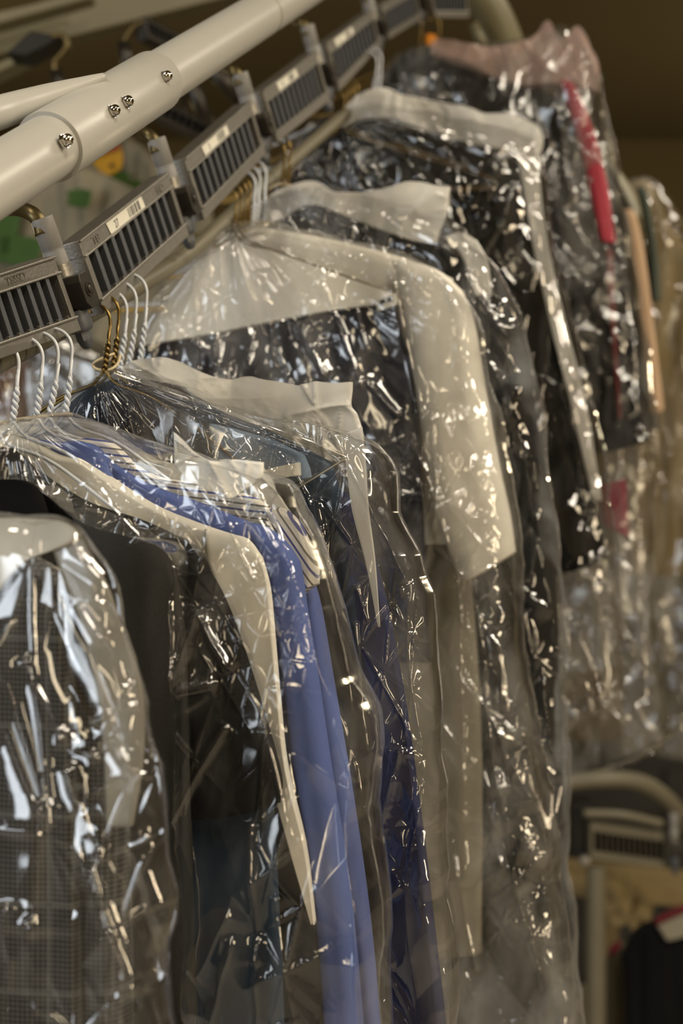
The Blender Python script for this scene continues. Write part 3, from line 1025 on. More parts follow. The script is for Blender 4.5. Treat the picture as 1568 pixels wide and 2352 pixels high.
sheet('bag_film', K0, [
    [(-300, 1270), (-100, 1185), (60, 1183), (150, 1192), (205, 1240)],
    [(-330, 1420), (-100, 1410), (80, 1400), (200, 1400), (284, 1420)],
    [(-340, 1700), (-100, 1700), (100, 1700), (250, 1700), (354, 1690)],
    [(-340, 1900), (-100, 1900), (100, 1900), (270, 1880), (388, 1800)],
    [(-340, 2150), (-100, 2150), (100, 2150), (290, 2150), (392, 2100)],
    [(-340, 2520), (-100, 2520), (100, 2520), (300, 2520), (412, 2520)]], 'film_crisp', t, 0.045, 0.03, 320, 460,
    fold_film(amp=0.007, s=2, crump=0.8, fine=1.8, creases=[(90, 1500, 190, 1700, 7, 6), (170, 1670, 260, 1730, 7, 5), (205, 1380, 265, 1470, 6, 5), (190, 1740, 270, 1960, 8, 7), (250, 1960, 345, 2260, 9, 8), (150, 1820, 120, 2120, 8, 6),
                                       (215, 1920, 330, 2230, 8, 5), (60, 2050, 70, 2352, 10, 6), (110, 2080, 130, 2352, 10, 6), (320, 1560, 350, 1690, 6, 4), (275, 1690, 370, 1780, 6, 5), (10, 1430, 160, 1880, 6, 4)]), cap=False, bdiv=4, ragged=0.006)

# --- second bag: black jacket, white, blue and striped shirts
g = garment('suit_jacket', 'black suit jacket with film hanging open, in front of the blue shirts', 'jacket', K1, (300, 2352))
sheet('jacket_body', K1, [
    [(-300, 1150), (-100, 1050), (20, 1030), (90, 1080), (200, 1150), (330, 1195), (430, 1240)],
    [(-350, 1400), (-120, 1380), (40, 1350), (180, 1350), (320, 1360), (440, 1370), (530, 1400)],
    [(-350, 1750), (-120, 1750), (40, 1750), (200, 1750), (360, 1750), (520, 1750), (640, 1745)],
    [(-350, 1880), (-120, 1880), (40, 1880), (200, 1880), (370, 1880), (530, 1868), (645, 1842)]], 'black_wool', g, 0.055, 0.024, 90, 120, fold_soft(0.006, 6))
sheet('jacket_sleeve', K1, [
    [(170, 1165), (230, 1170), (300, 1195), (352, 1225), (395, 1262)],
    [(190, 1320), (250, 1330), (320, 1345), (390, 1400), (425, 1440)],
    [(235, 1600), (290, 1600), (340, 1600), (400, 1600), (432, 1610)],
    [(250, 2000), (300, 2000), (350, 2000), (410, 2000), (440, 2000)],
    [(260, 2520), (300, 2520), (360, 2520), (420, 2520), (452, 2520)]], 'charcoal_light', g, 0.070, 0.018, 70, 120, fold_soft(0.013, 7))
sheet('jacket_collar', K1, [
    [(-60, 1040), (-10, 1028), (30, 1030), (62, 1058)],
    [(-70, 1090), (-10, 1085), (40, 1085), (88, 1110)],
    [(-80, 1200), (-10, 1200), (50, 1200), (118, 1210)],
    [(-90, 1400), (-10, 1400), (60, 1400), (130, 1400)]], 'black_wool', g, 0.078, 0.016, 40, 50, fold_soft(0.002, 8))

g = garment('dress_shirt', 'white shirt between the black jacket and the blue shirt', 'shirt', K1, (600, 1990))
sheet('shirt_body', K1, [
    [(-60, 1000), (60, 1000), (140, 1040), (190, 1052), (262, 1098), (360, 1160), (470, 1205), (572, 1238)],
    [(-80, 1120), (60, 1110), (140, 1120), (220, 1140), (300, 1190), (400, 1240), (500, 1270), (600, 1290)],
    [(-80, 1400), (60, 1400), (160, 1400), (260, 1400), (350, 1400), (440, 1400), (520, 1400), (590, 1400)],
    [(-80, 1800), (60, 1800), (160, 1800), (260, 1800), (350, 1800), (440, 1800), (520, 1800), (590, 1800)]], 'white_cotton', g, 0.030, 0.016, 90, 70, fold_soft(0.003, 9))
sheet('shirt_sleeve', K1, [
    [(470, 1215), (520, 1225), (570, 1238), (604, 1280)],
    [(480, 1300), (530, 1310), (590, 1310), (622, 1350)],
    [(525, 1420), (560, 1420), (600, 1420), (632, 1450)],
    [(580, 1580), (605, 1580), (625, 1580), (645, 1600)],
    [(610, 1750), (630, 1750), (645, 1750), (662, 1760)],
    [(664, 1940), (680, 1940), (692, 1940), (704, 1945)],
    [(716, 2120), (718, 2120), (721, 2120), (724, 2122)]], 'white_cotton', g, 0.038, 0.009, 40, 110, fold_soft(0.004, 10))

g = garment('dress_shirt', 'plain cornflower blue shirt whose sleeve hangs left of its twin', 'shirt', K1, (760, 2352))
sheet('shirt_body', K1, [
    [(-80, 1060), (60, 1012), (130, 1016), (215, 1020), (262, 1062), (345, 1112), (450, 1150), (590, 1205)],
    [(-80, 1150), (60, 1100), (140, 1100), (230, 1110), (300, 1150), (400, 1190), (500, 1230), (640, 1270)],
    [(-80, 1400), (60, 1400), (160, 1400), (260, 1400), (350, 1400), (450, 1400), (550, 1400), (640, 1400)],
    [(-80, 1700), (60, 1700), (160, 1700), (260, 1700), (350, 1700), (450, 1700), (550, 1700), (640, 1700)]], 'blue_cotton', g, 0.012, 0.014, 90, 70, fold_soft(0.003, 11))
sheet('collar', K1, [
    [(120, 1026), (150, 1014), (190, 1014), (228, 1030)],
    [(118, 1050), (150, 1040), (200, 1046), (250, 1072)],
    [(130, 1060), (170, 1062), (215, 1072), (268, 1112)]], 'blue_cotton', g, 0.028, 0.010, 40, 24, fold_soft(0.001, 12))
sheet('shirt_sleeve', K1, [
    [(560, 1200), (600, 1205), (650, 1235), (690, 1290)],
    [(600, 1300), (630, 1300), (665, 1310), (700, 1345)],
    [(622, 1400), (650, 1400), (680, 1400), (708, 1410)],
    [(645, 1560), (675, 1560), (705, 1560), (732, 1560)],
    [(672, 1760), (700, 1760), (730, 1760), (762, 1760)],
    [(700, 1960), (730, 1960), (762, 1960), (794, 1960)],
    [(728, 2160), (758, 2160), (788, 2160), (818, 2160)],
    [(752, 2520), (785, 2520), (815, 2520), (850, 2520)]], 'blue_cotton', g, 0.018, 0.026, 46, 130, fold_soft(0.004, 13), edge=0.4)

g = garment('dress_shirt', 'white shirt with fine blue and grey stripes, short sleeve showing', 'shirt', K1, (690, 1395))
sheet('shirt_body', K1, [
    [(120, 1012), (200, 1006), (262, 1018), (300, 1058), (370, 1096), (470, 1110), (580, 1140), (660, 1190)],
    [(120, 1060), (200, 1060), (280, 1070), (340, 1110), (420, 1140), (510, 1160), (600, 1190), (680, 1240)],
    [(120, 1200), (200, 1200), (290, 1200), (360, 1200), (430, 1210), (520, 1220), (610, 1240), (690, 1280)],
    [(120, 1500), (200, 1500), (290, 1500), (360, 1500), (430, 1500), (520, 1500), (600, 1500), (660, 1500)]], 'striped_cotton', g, -0.008, 0.014, 90, 60, fold_soft(0.003, 14), uvrot=1.45)
sheet('short_sleeve', K1, [
    [(610, 1170), (645, 1165), (672, 1180), (690, 1205)],
    [(632, 1230), (665, 1225), (695, 1235), (714, 1258)],
    [(648, 1310), (680, 1295), (710, 1290), (731, 1300)],
    [(660, 1392), (690, 1368), (712, 1350), (733, 1340)]], 'striped_cotton', g, 0.002, 0.020, 46, 40, fold_soft(0.003, 15), edge=0.3, uvrot=0.62)

g = garment('dress_shirt', 'second blue shirt, only its long sleeve right of the other blue sleeve visible', 'shirt', K1, (850, 2352))
sheet('shirt_sleeve', K1, [
    [(640, 1290), (670, 1285), (700, 1300), (722, 1335)],
    [(660, 1400), (690, 1395), (720, 1395), (742, 1420)],
    [(690, 1560), (720, 1560), (745, 1560), (768, 1570)],
    [(730, 1780), (755, 1780), (780, 1780), (806, 1790)],
    [(770, 2000), (795, 2000), (815, 2000), (838, 2010)],
    [(805, 2220), (825, 2220), (845, 2220), (862, 2230)],
    [(830, 2520), (850, 2520), (868, 2520), (885, 2520)]], 'blue_cotton', g, -0.022, 0.024, 46, 130, fold_soft(0.004, 16), edge=0.4)
sheet('shirt_body', K1, [
    [(200, 1100), (300, 1120), (420, 1150), (560, 1200), (660, 1290)],
    [(200, 1400), (300, 1400), (420, 1400), (560, 1400), (680, 1400)],
    [(200, 1800), (300, 1800), (420, 1800), (560, 1800), (690, 1800)],
    [(200, 2300), (300, 2300), (420, 2300), (560, 2300), (700, 2300)]], 'blue_cotton', g, -0.03, 0.012, 50, 60, fold_soft(0.004, 17))

g = garment('trousers', 'dark slate trousers under film between the black jacket and the blue sleeves', 'trousers', K1, (560, 2352))
sheet('trouser_leg', K1, [
    [(200, 1700), (350, 1700), (520, 1700), (620, 1700)],
    [(200, 1900), (350, 1900), (520, 1900), (632, 1900)],
    [(200, 2150), (350, 2150), (520, 2150), (645, 2150)],
    [(200, 2520), (350, 2520), (540, 2520), (660, 2520)]], 'slate_wool', g, 0.046, 0.014, 50, 70, fold_soft(0.006, 18))
sheet('trouser_leg', K1, [
    [(560, 1500), (580, 1500), (605, 1500), (625, 1500)],
    [(590, 1750), (615, 1750), (640, 1750), (662, 1750)],
    [(610, 1900), (645, 1900), (680, 1900), (704, 1900)],
    [(630, 2150), (670, 2150), (710, 2150), (735, 2150)],
    [(640, 2520), (690, 2520), (730, 2520), (752, 2520)]], 'black_wool', g, 0.024, 0.012, 50, 70, fold_soft(0.006, 19))

t = garment('shoulder_cover', 'milky white shoulder cover behind the striped shirt in the second bag', 'garment cover', K1, (700, 1340))
sheet('cover_sheet', K1, [
    [(-80, 1010), (0, 976), (70, 957), (160, 954), (238, 970), (302, 1012), (372, 1056), (430, 1078), (500, 1066), (560, 1062), (618, 1086), (662, 1150)],
    [(-80, 1100), (0, 1060), (70, 1040), (160, 1040), (240, 1050), (320, 1090), (390, 1120), (440, 1130), (510, 1130), (580, 1130), (640, 1150), (692, 1212)],
    [(-80, 1200), (0, 1160), (70, 1140), (160, 1140), (250, 1150), (330, 1190), (410, 1220), (470, 1240), (540, 1250), (610, 1260), (680, 1270), (734, 1345)]], 'milky_cover', t, -0.034, 0.006, 120, 50, fold_film(amp=0.007, s=20, vert=0.6, fine=1.0, ridge=1.4), toppow=0, ragged=0.005)
t = garment('paper_slip', 'crumpled white care slip with small print lying on the striped shirt shoulder', 'paper', K1, (520, 1140))
ps = sheet('slip_sheet', K1, [
    [(398, 992), (420, 1012), (448, 1040), (490, 1060), (545, 1056), (606, 1062)],
    [(400, 1035), (425, 1048), (455, 1066), (500, 1078), (548, 1080), (604, 1088)],
    [(402, 1072), (428, 1085), (458, 1098), (500, 1106), (545, 1108), (590, 1110)],
    [(430, 1098), (450, 1112), (478, 1122), (505, 1130), (532, 1144), (560, 1128)]], 'slip_paper', t, 0.085, 0.003, 60, 50, fold_film(amp=0.004, s=33, vert=0.2), toppow=0)
pr = MB()
for q in range(5):
    a0, b0 = np.array([401 + q * 2, 1012 + q * 6.0]), np.array([422 + q * 8, 1026 + q * 6.0])
    P = [onpl(K1, *(a0 + (b0 - a0) * s), 0.0885) for s in (0, 1)]
    pr.tube(P, 0.0002, 4)
pr.build('print_lines', 'print_black', ps, False)

t = garment('garment_bag', 'clear plastic bag over the blue and striped shirts in the foreground', 'garment bag', K1, (700, 2352))
B1 = fold_film(amp=0.0075, s=21, neck=(100, 955, 300), creases=[
    (468, 1545, 522, 1392, 7, 11), (522, 1392, 590, 1520, 7, 10), (465, 1565, 560, 1545, 9, 11), (446, 1872, 582, 1640, 3, 5), (440, 1290, 470, 1560, 6, 7), (640, 1850, 645, 2160, 5, 4), (655, 2100, 640, 2352, 6, 4),
    (720, 1700, 745, 1900, 5, 3), (690, 2010, 730, 2300, 5, 4), (135, 1030, 300, 1115, 4, 3), (330, 1150, 420, 1180, 4, 3), (560, 1130, 600, 1260, 5, 5), (600, 1260, 640, 1330, 6, 6), (640, 1180, 690, 1260, 5, 5),
    (720, 1250, 790, 1480, 5, 4), (790, 1480, 850, 1640, 5, 5), (855, 1650, 862, 2300, 5, 4), (455, 1900, 470, 2300, 5, 3), (505, 2200, 590, 2040, 8, 6), (540, 2300, 600, 2100, 8, 6), (100, 1105, 300, 1180, 5, 4)])
sheet('bag_film', K1, [
    [(-240, 1060), (-80, 990), (40, 975), (130, 957), (210, 975), (300, 1010), (390, 1050)],
    [(-150, 1130), (0, 1100), (150, 1080), (280, 1075), (400, 1090), (520, 1085), (632, 1092)],
    [(96, 1108), (200, 1110), (300, 1120), (420, 1140), (530, 1140), (620, 1150), (690, 1180)],
    [(240, 1202), (320, 1205), (400, 1215), (480, 1215), (560, 1215), (640, 1225), (735, 1262)],
    [(432, 1256), (470, 1290), (520, 1330), (580, 1340), (650, 1350), (710, 1370), (772, 1400)],
    [(434, 1420), (490, 1450), (550, 1470), (620, 1480), (690, 1490), (745, 1500), (800, 1530)],
    [(438, 1650), (500, 1660), (570, 1670), (640, 1670), (710, 1670), (790, 1670), (852, 1660)],
    [(446, 1900), (510, 1900), (590, 1900), (670, 1900), (740, 1900), (810, 1890), (862, 1880)],
    [(456, 2150), (520, 2150), (600, 2150), (690, 2150), (760, 2150), (830, 2140), (876, 2130)],
    [(468, 2520), (540, 2520), (620, 2520), (710, 2520), (790, 2520), (850, 2520), (890, 2520)]], 'film', t, 0.060, 0.10, 330, 560, B1, cap=False, bdiv=5, ragged=0.004, seam='lr', edge=0.07)
sheet('film_flap', K1, [
    [(292, 1252), (330, 1222), (380, 1205), (432, 1226)],
    [(294, 1253), (340, 1232), (390, 1222), (440, 1240)],
    [(296, 1254), (345, 1240), (400, 1235), (448, 1250)]], 'film_hazy', t, 0.118, 0.004, 40, 24, fold_film(amp=0.003, s=30), toppow=0, back=False)

# --- third bag: navy suit, light blue shirt, white cover
g = garment('suit_jacket', 'dark navy suit jacket on brass hangers under the film triangle', 'jacket', K2, (600, 2352))
sheet('jacket_body', K2, [
    [(100, 1000), (190, 905), (265, 872), (400, 884), (510, 945), (620, 990), (760, 1060)],
    [(40, 1150), (190, 1080), (300, 1060), (420, 1060), (540, 1080), (660, 1100), (790, 1160)],
    [(40, 1400), (190, 1400), (300, 1400), (420, 1400), (540, 1400), (680, 1400), (830, 1400)],
    [(40, 1900), (190, 1900), (300, 1900), (430, 1900), (580, 1900), (730, 1900), (872, 1900)],
    [(40, 2520), (190, 2520), (300, 2520), (440, 2520), (600, 2520), (760, 2520), (892, 2520)]], 'slate_wool', g, 0.012, 0.026, 80, 110, fold_soft(0.006, 22))
sheet('jacket_collar', K2, [
    [(230, 905), (300, 880), (380, 878), (428, 890)],
    [(220, 960), (300, 930), (390, 925), (450, 950)],
    [(240, 1060), (320, 1040), (400, 1040), (470, 1060)]], 'navy_wool', g, 0.030, 0.012, 40, 30, fold_soft(0.003, 23))
g = garment('dress_shirt', 'pale sky blue shirt glimpsed through the film triangle', 'shirt', K2, (640, 1200))
sheet('shirt_front', K2, [
    [(480, 972), (550, 988), (630, 1012), (700, 1045)],
    [(490, 1050), (560, 1055), (640, 1070), (712, 1075)],
    [(520, 1110), (580, 1120), (640, 1118), (716, 1095)]], 'sky_cotton', g, 0.030, 0.012, 50, 40, fold_soft(0.004, 24))
sheet('collar_stand', K2, [
    [(610, 1080), (640, 1072), (690, 1062)],
    [(612, 1105), (645, 1098), (692, 1092)]], 'white_cotton', g, 0.042, 0.006, 20, 12, fold_soft(0.001, 25), toppow=0)
g = garment('trousers', 'navy blue cotton trousers hanging right of the blue shirt sleeves', 'trousers', K2, (960, 2352))
sheet('trouser_leg', K2, [
    [(786, 1130), (795, 1130), (802, 1140), (808, 1150)],
    [(794, 1240), (812, 1240), (835, 1245), (850, 1260)],
    [(822, 1400), (845, 1400), (870, 1400), (890, 1400)],
    [(845, 1620), (875, 1620), (905, 1620), (932, 1620)],
    [(860, 1880), (895, 1880), (930, 1880), (968, 1880)],
    [(880, 2150), (915, 2150), (955, 2150), (1000, 2150)],
    [(892, 2520), (940, 2520), (990, 2520), (1044, 2520)]], 'navy_cotton', g, 0.036, 0.024, 56, 150, fold_soft(0.007, 26))
t = garment('shoulder_cover', 'milky white shoulder cover with square end on the navy suit bag', 'garment cover', K2, (700, 1000))
sheet('cover_sheet', K2, [
    [(150, 945), (225, 880), (290, 838), (345, 818), (410, 826), (480, 852), (560, 868), (660, 882), (735, 886), (806, 882)],
    [(150, 985), (225, 930), (290, 880), (350, 860), (420, 872), (490, 895), (580, 915), (670, 930), (740, 935), (808, 930)],
    [(150, 1040), (225, 990), (290, 940), (360, 920), (430, 930), (500, 950), (590, 975), (680, 990), (760, 985), (832, 965)],
    [(150, 1100), (225, 1050), (300, 1010), (380, 1000), (460, 1010), (540, 1030), (620, 1050), (700, 1060), (775, 1060), (838, 1062)]], 'milky_cover', t, -0.014, 0.006, 120, 60, fold_film(amp=0.008, s=27, vert=0.6, fine=1.0, ridge=1.4), toppow=0, ragged=0.005)
sheet('side_strip', K2, [
    [(780, 1000), (806, 990), (832, 980)],
    [(795, 1070), (818, 1065), (840, 1060)],
    [(808, 1170), (828, 1168), (847, 1168)],
    [(838, 1290), (850, 1288), (862, 1288)],
    [(868, 1440), (870, 1440), (873, 1440)]], 'milky_cover', t, 0.058, 0.003, 24, 70, fold_soft(0.002, 28), toppow=0)
t = garment('garment_bag', 'clear plastic bag with triangular flap over the navy suit and trousers', 'garment bag', K2, (900, 2352))
sheet('bag_film', K2, [
    [(120, 990), (190, 905), (262, 852), (320, 858), (400, 880), (520, 930), (640, 960)],
    [(60, 1120), (200, 1020), (330, 980), (470, 985), (600, 1000), (740, 1010), (878, 1022)],
    [(40, 1300), (200, 1250), (350, 1220), (500, 1210), (650, 1200), (800, 1190), (935, 1200)],
    [(40, 1500), (220, 1500), (400, 1480), (560, 1470), (720, 1460), (860, 1450), (1000, 1450)],
    [(40, 1800), (240, 1800), (440, 1800), (600, 1800), (760, 1800), (890, 1800), (1020, 1800)],
    [(40, 2100), (250, 2100), (450, 2100), (620, 2100), (780, 2100), (910, 2100), (1040, 2090)],
    [(40, 2520), (260, 2520), (460, 2520), (640, 2520), (800, 2520), (930, 2520), (1056, 2520)]], 'film', t, 0.035, 0.075, 400, 560,
    fold_film(amp=0.0080, s=41, crump=1.2, fine=1.5, neck=(265, 852, 300), creases=[(270, 870, 320, 1015, 4, 5), (800, 1000, 960, 1330, 5, 5), (935, 1200, 1000, 1450, 5, 5), (1000, 1450, 1025, 1900, 5, 5), (1030, 1900, 1045, 2352, 5, 5), (850, 1340, 872, 1420, 4, 4), (846, 1420, 868, 1700, 4, 4),
                                       (905, 1850, 945, 1700, 5, 5), (930, 1760, 900, 1900, 5, 4), (760, 1150, 790, 1330, 4, 4), (905, 2040, 950, 2000, 6, 5), (890, 2100, 930, 2190, 8, 6), (900, 2250, 950, 2340, 8, 6), (700, 1180, 730, 1300, 5, 4), (980, 1830, 1010, 1870, 5, 5)]), cap=False, bdiv=5, ragged=0.0045, seam='r', edge=0.06)
sheet('film_flap', K2, [
    [(262, 850), (400, 894), (530, 946), (660, 998), (797, 1050)],
    [(285, 905), (400, 945), (520, 985), (640, 1030), (760, 1073)],
    [(300, 985), (390, 1010), (490, 1045), (590, 1085), (705, 1107)],
    [(310, 1060), (390, 1075), (470, 1095), (560, 1118), (652, 1140)]], 'film_hazy', t, 0.082, 0.004, 120, 90, fold_film(amp=0.0035, s=52, creases=[(265, 858, 790, 1058, 4, 3), (265, 872, 780, 1066, 4, 3)]), toppow=0, back=False)
MB().tube([onpl(K2, 797, 1050, 0.083), onpl(K2, 725, 1096, 0.083), onpl(K2, 652, 1140, 0.083)], 0.0006, 8).build('edge_highlight', 'milky_grey', t)  # pale thread put in as the highlight along the flap's lower edge
MB().tube([onpl(K2, 262, 851, 0.080), onpl(K2, 530, 948, 0.080), onpl(K2, 797, 1051, 0.080)], 0.0022, 10).build('hanger_tube', 'film_hazy', t)

# --- fourth bag: white coat, dark navy trousers
g = garment('lab_coat', 'white short-sleeved coat in the bag in mid frame', 'coat', K3, (1050, 1340))
sheet('coat_body', K3, [
    [(380, 690), (470, 590), (540, 528), (640, 528), (760, 550), (920, 590), (1040, 640)],
    [(340, 800), (480, 740), (560, 700), (660, 690), (780, 700), (920, 720), (1050, 760)],
    [(330, 1100), (480, 1100), (580, 1100), (680, 1100), (800, 1100), (930, 1100), (1050, 1100)],
    [(330, 1250), (480, 1250), (590, 1250), (700, 1250), (820, 1250), (950, 1250), (1060, 1250)]], 'white_cotton', g, 0.0, 0.03, 80, 110, fold_soft(0.004, 30))
sheet('short_sleeve', K3, [
    [(900, 596), (960, 604), (1015, 626), (1062, 668)],
    [(925, 700), (985, 700), (1045, 705), (1090, 740)],
    [(955, 900), (1010, 900), (1070, 900), (1118, 905)],
    [(985, 1080), (1035, 1080), (1095, 1070), (1146, 1060)],
    [(1022, 1240), (1075, 1225), (1125, 1205), (1172, 1180)],
    [(1058, 1340), (1100, 1318), (1142, 1292), (1184, 1264)]], 'white_cotton', g, 0.030, 0.040, 60, 100, fold_soft(0.0025, 31), edge=0.35)
sheet('sleeve_hem', K3, [
    [(1046, 1296), (1090, 1272), (1134, 1250), (1177, 1224)],
    [(1058, 1342), (1100, 1320), (1142, 1294), (1185, 1266)]], 'white_cotton', g, 0.030, 0.044, 60, 8, None, toppow=0, edge=0.35)
sheet('back_panel', K3, [
    [(390, 690), (500, 580), (600, 572), (750, 622), (905, 676)],
    [(350, 745), (480, 680), (610, 664), (760, 666), (912, 684)],
    [(328, 794), (480, 768), (620, 740), (760, 714), (914, 694)]], 'white_cotton', g, 0.044, 0.008, 70, 40, fold_soft(0.004, 32), toppow=0)
g = garment('dress', 'long pale greige garment hanging below the white coat sleeve', 'dress', K3, (1050, 2190))
sheet('dress_body', K3, [
    [(480, 1000), (600, 980), (720, 980), (850, 980), (960, 990), (1040, 1020)],
    [(480, 1300), (600, 1300), (730, 1300), (860, 1300), (980, 1300), (1080, 1300)],
    [(480, 1700), (600, 1700), (740, 1700), (870, 1700), (990, 1700), (1106, 1700)],
    [(480, 2204), (600, 2204), (740, 2204), (870, 2202), (990, 2200), (1106, 2190)]], 'greige_cotton', g, -0.016, 0.016, 80, 90, fold_soft(0.006, 30))
g = garment('trousers', 'dark navy trousers folded over the hanger below the white coat panel', 'trousers', K3, (900, 1500))
sheet('trouser_leg', K3, [
    [(310, 800), (470, 768), (640, 735), (780, 706), (905, 690)],
    [(290, 960), (480, 930), (660, 900), (800, 880), (945, 860)],
    [(280, 1150), (490, 1130), (680, 1110), (820, 1100), (968, 1080)],
    [(280, 1380), (500, 1380), (700, 1380), (850, 1380), (982, 1380)],
    [(280, 1520), (510, 1520), (700, 1520), (860, 1520), (990, 1520)]], 'navy_wool', g, 0.030, 0.018, 80, 90, fold_soft(0.008, 33))
t = garment('paper_tag', 'small white tag with black marks at the hanger end of the white coat', 'tag', K3, (885, 700))
tg = sheet('tag_card', K3, [[(862, 690), (885, 680), (910, 674)], [(866, 716), (888, 708), (912, 700)]], 'paper', t, 0.062, 0.002, 12, 10, None, toppow=0)
for q in ((872, 690, 884, 700), (890, 684, 900, 694)):
    P = [onpl(K3, x, y, 0.0645) for x, y in ((q[0], q[1]), (q[2], q[1] - 4), (q[2], q[3] - 4), (q[0], q[3]))]
    MB().add(P + [p - RH * 0.0004 for p in P], [(0, 1, 2, 3), (7, 6, 5, 4), (0, 4, 5, 1), (1, 5, 6, 2), (2, 6, 7, 3), (3, 7, 4, 0)]).build('print_mark', 'print_black', tg, False)
t = garment('garment_bag', 'clear plastic bag over the white coat in mid frame', 'garment bag', K3, (1200, 2352))
sheet('bag_film', K3, [
    [(400, 690), (470, 590), (538, 524), (600, 518), (680, 532), (800, 556), (930, 590)],
    [(320, 800), (470, 720), (600, 680), (740, 660), (870, 640), (980, 630), (1078, 690)],
    [(280, 1000), (470, 960), (630, 940), (780, 920), (910, 900), (1030, 890), (1136, 890)],
    [(270, 1250), (480, 1250), (650, 1250), (810, 1240), (950, 1230), (1080, 1220), (1192, 1220)],
    [(270, 1600), (490, 1600), (680, 1600), (850, 1600), (1000, 1600), (1110, 1600), (1220, 1590)],
    [(270, 2000), (500, 2000), (700, 2000), (880, 2000), (1040, 2000), (1170, 1990), (1290, 1980)],
    [(270, 2520), (510, 2520), (720, 2520), (910, 2520), (1080, 2520), (1220, 2520), (1345, 2520)]], 'film_hazy', t, 0.035, 0.095, 420, 560,
    fold_film(amp=0.0095, s=61, crump=1.3, fine=1.5, neck=(565, 525, 420), creases=[(490, 590, 495, 880, 4, 6), (520, 590, 545, 900, 4, 5), (548, 560, 552, 680, 4, 6), (630, 640, 668, 860, 5, 7), (668, 800, 720, 960, 5, 6), (720, 750, 780, 880, 6, 7), (770, 660, 860, 900, 5, 6), (840, 700, 870, 820, 5, 6), (860, 880, 940, 960, 5, 6),
                                       (930, 660, 990, 960, 5, 5), (1000, 1190, 1040, 1160, 6, 6), (985, 1330, 1030, 1160, 5, 6), (1040, 640, 1080, 740, 6, 6), (1010, 960, 1030, 1150, 4, 4), (1075, 1300, 1090, 2000, 5, 5), (1120, 1400, 1160, 1800, 6, 6), (1160, 1750, 1220, 2100, 6, 6), (1200, 2000, 1290, 2340, 6, 6), (1060, 1900, 1110, 2200, 6, 6)]), cap=False, bdiv=5, ragged=0.0045, seam='r')

# --- fifth bag: dark jacket with crumpled white cover
g = garment('suit_jacket', 'charcoal jacket under the crumpled bluish white cover in mid frame', 'jacket', K4, (1200, 2300))
sheet('jacket_body', K4, [
    [(540, 600), (610, 500), (690, 458), (760, 462), (860, 505), (990, 555), (1110, 620)],
    [(520, 800), (640, 740), (740, 720), (840, 720), (940, 740), (1060, 750), (1185, 790)],
    [(520, 1200), (650, 1200), (780, 1200), (900, 1200), (1020, 1190), (1140, 1180), (1262, 1180)],
    [(520, 1700), (660, 1700), (800, 1700), (930, 1700), (1060, 1690), (1180, 1690), (1290, 1680)],
    [(520, 2540), (670, 2540), (810, 2540), (950, 2540), (1080, 2540), (1200, 2540), (1316, 2540)]], 'charcoal_wool', g, 0.0, 0.03, 80, 110, fold_soft(0.008, 34))
sheet('jacket_sleeve', K4, [
    [(1010, 570), (1060, 590), (1100, 615), (1140, 660)],
    [(1040, 760), (1100, 760), (1160, 765), (1200, 800)],
    [(1080, 1000), (1130, 1000), (1190, 1000), (1240, 1010)],
    [(1110, 1200), (1160, 1200), (1220, 1200), (1266, 1200)],
    [(1130, 1480), (1180, 1470), (1235, 1465), (1284, 1460)]], 'black_wool', g, 0.020, 0.03, 50, 80, fold_soft(0.008, 35), edge=0.3)
t = garment('shoulder_cover', 'crumpled bluish white shoulder cover with square end above the white coat', 'garment cover', K4, (900, 520))
sheet('cover_sheet', K4, [
    [(605, 462), (650, 432), (715, 420), (790, 440), (870, 440), (945, 428), (1024, 430)],
    [(600, 490), (650, 470), (715, 448), (790, 470), (870, 490), (945, 490), (1022, 480)],
    [(595, 520), (650, 500), (715, 470), (800, 500), (880, 530), (955, 555), (1012, 560)]], 'milky_cover', t, 0.036, 0.006, 90, 40, fold_film(amp=0.011, s=36, vert=0.6, fine=1.0, ridge=1.4), toppow=0, ragged=0.005)
sheet('side_strip', K4, [
    [(1020, 545), (1060, 535), (1095, 552)],
    [(1060, 590), (1090, 585), (1120, 600)],
    [(1090, 680), (1110, 680), (1130, 680)]], 'milky_cover', t, 0.040, 0.004, 24, 24, fold_soft(0.002, 37), toppow=0)
t = garment('garment_bag', 'shiny plastic bag over the charcoal jacket, right of the white coat sleeve', 'garment bag', K4, (1300, 2352))
sheet('bag_film', K4, [
    [(540, 590), (600, 500), (650, 440), (740, 430), (860, 450), (980, 480), (1070, 520)],
    [(510, 800), (640, 740), (760, 700), (880, 680), (1000, 670), (1110, 680), (1200, 740)],
    [(510, 1200), (660, 1180), (800, 1160), (930, 1150), (1060, 1140), (1170, 1140), (1276, 1150)],
    [(510, 1600), (670, 1600), (820, 1590), (960, 1580), (1090, 1570), (1200, 1560), (1302, 1550)],
    [(510, 2000), (680, 2000), (840, 2000), (980, 2000), (1110, 2000), (1220, 2000), (1315, 1990)],
    [(510, 2520), (690, 2520), (860, 2520), (1000, 2520), (1140, 2520), (1250, 2520), (1352, 2520)]], 'film_cool', t, 0.022, 0.07, 300, 480,
    fold_film(amp=0.0095, s=81, crump=1.4, fine=1.5, neck=(650, 440, 400), creases=[(1060, 500, 1200, 430, 5, 7), (1100, 620, 1140, 560, 6, 7), (1080, 640, 1180, 790, 5, 7), (1150, 760, 1240, 770, 6, 7), (1160, 900, 1190, 1150, 7, 7), (1190, 1340, 1280, 1400, 7, 7), (1150, 1440, 1180, 1640, 8, 7), (1210, 1400, 1240, 1520, 6, 7), (1255, 1550, 1290, 1780, 5, 6),
                                       (1240, 1180, 1290, 1500, 5, 5), (1200, 1700, 1280, 1960, 8, 7), (1230, 1820, 1270, 2100, 6, 6)]), cap=False, bdiv=5, ragged=0.0045, seam='r')

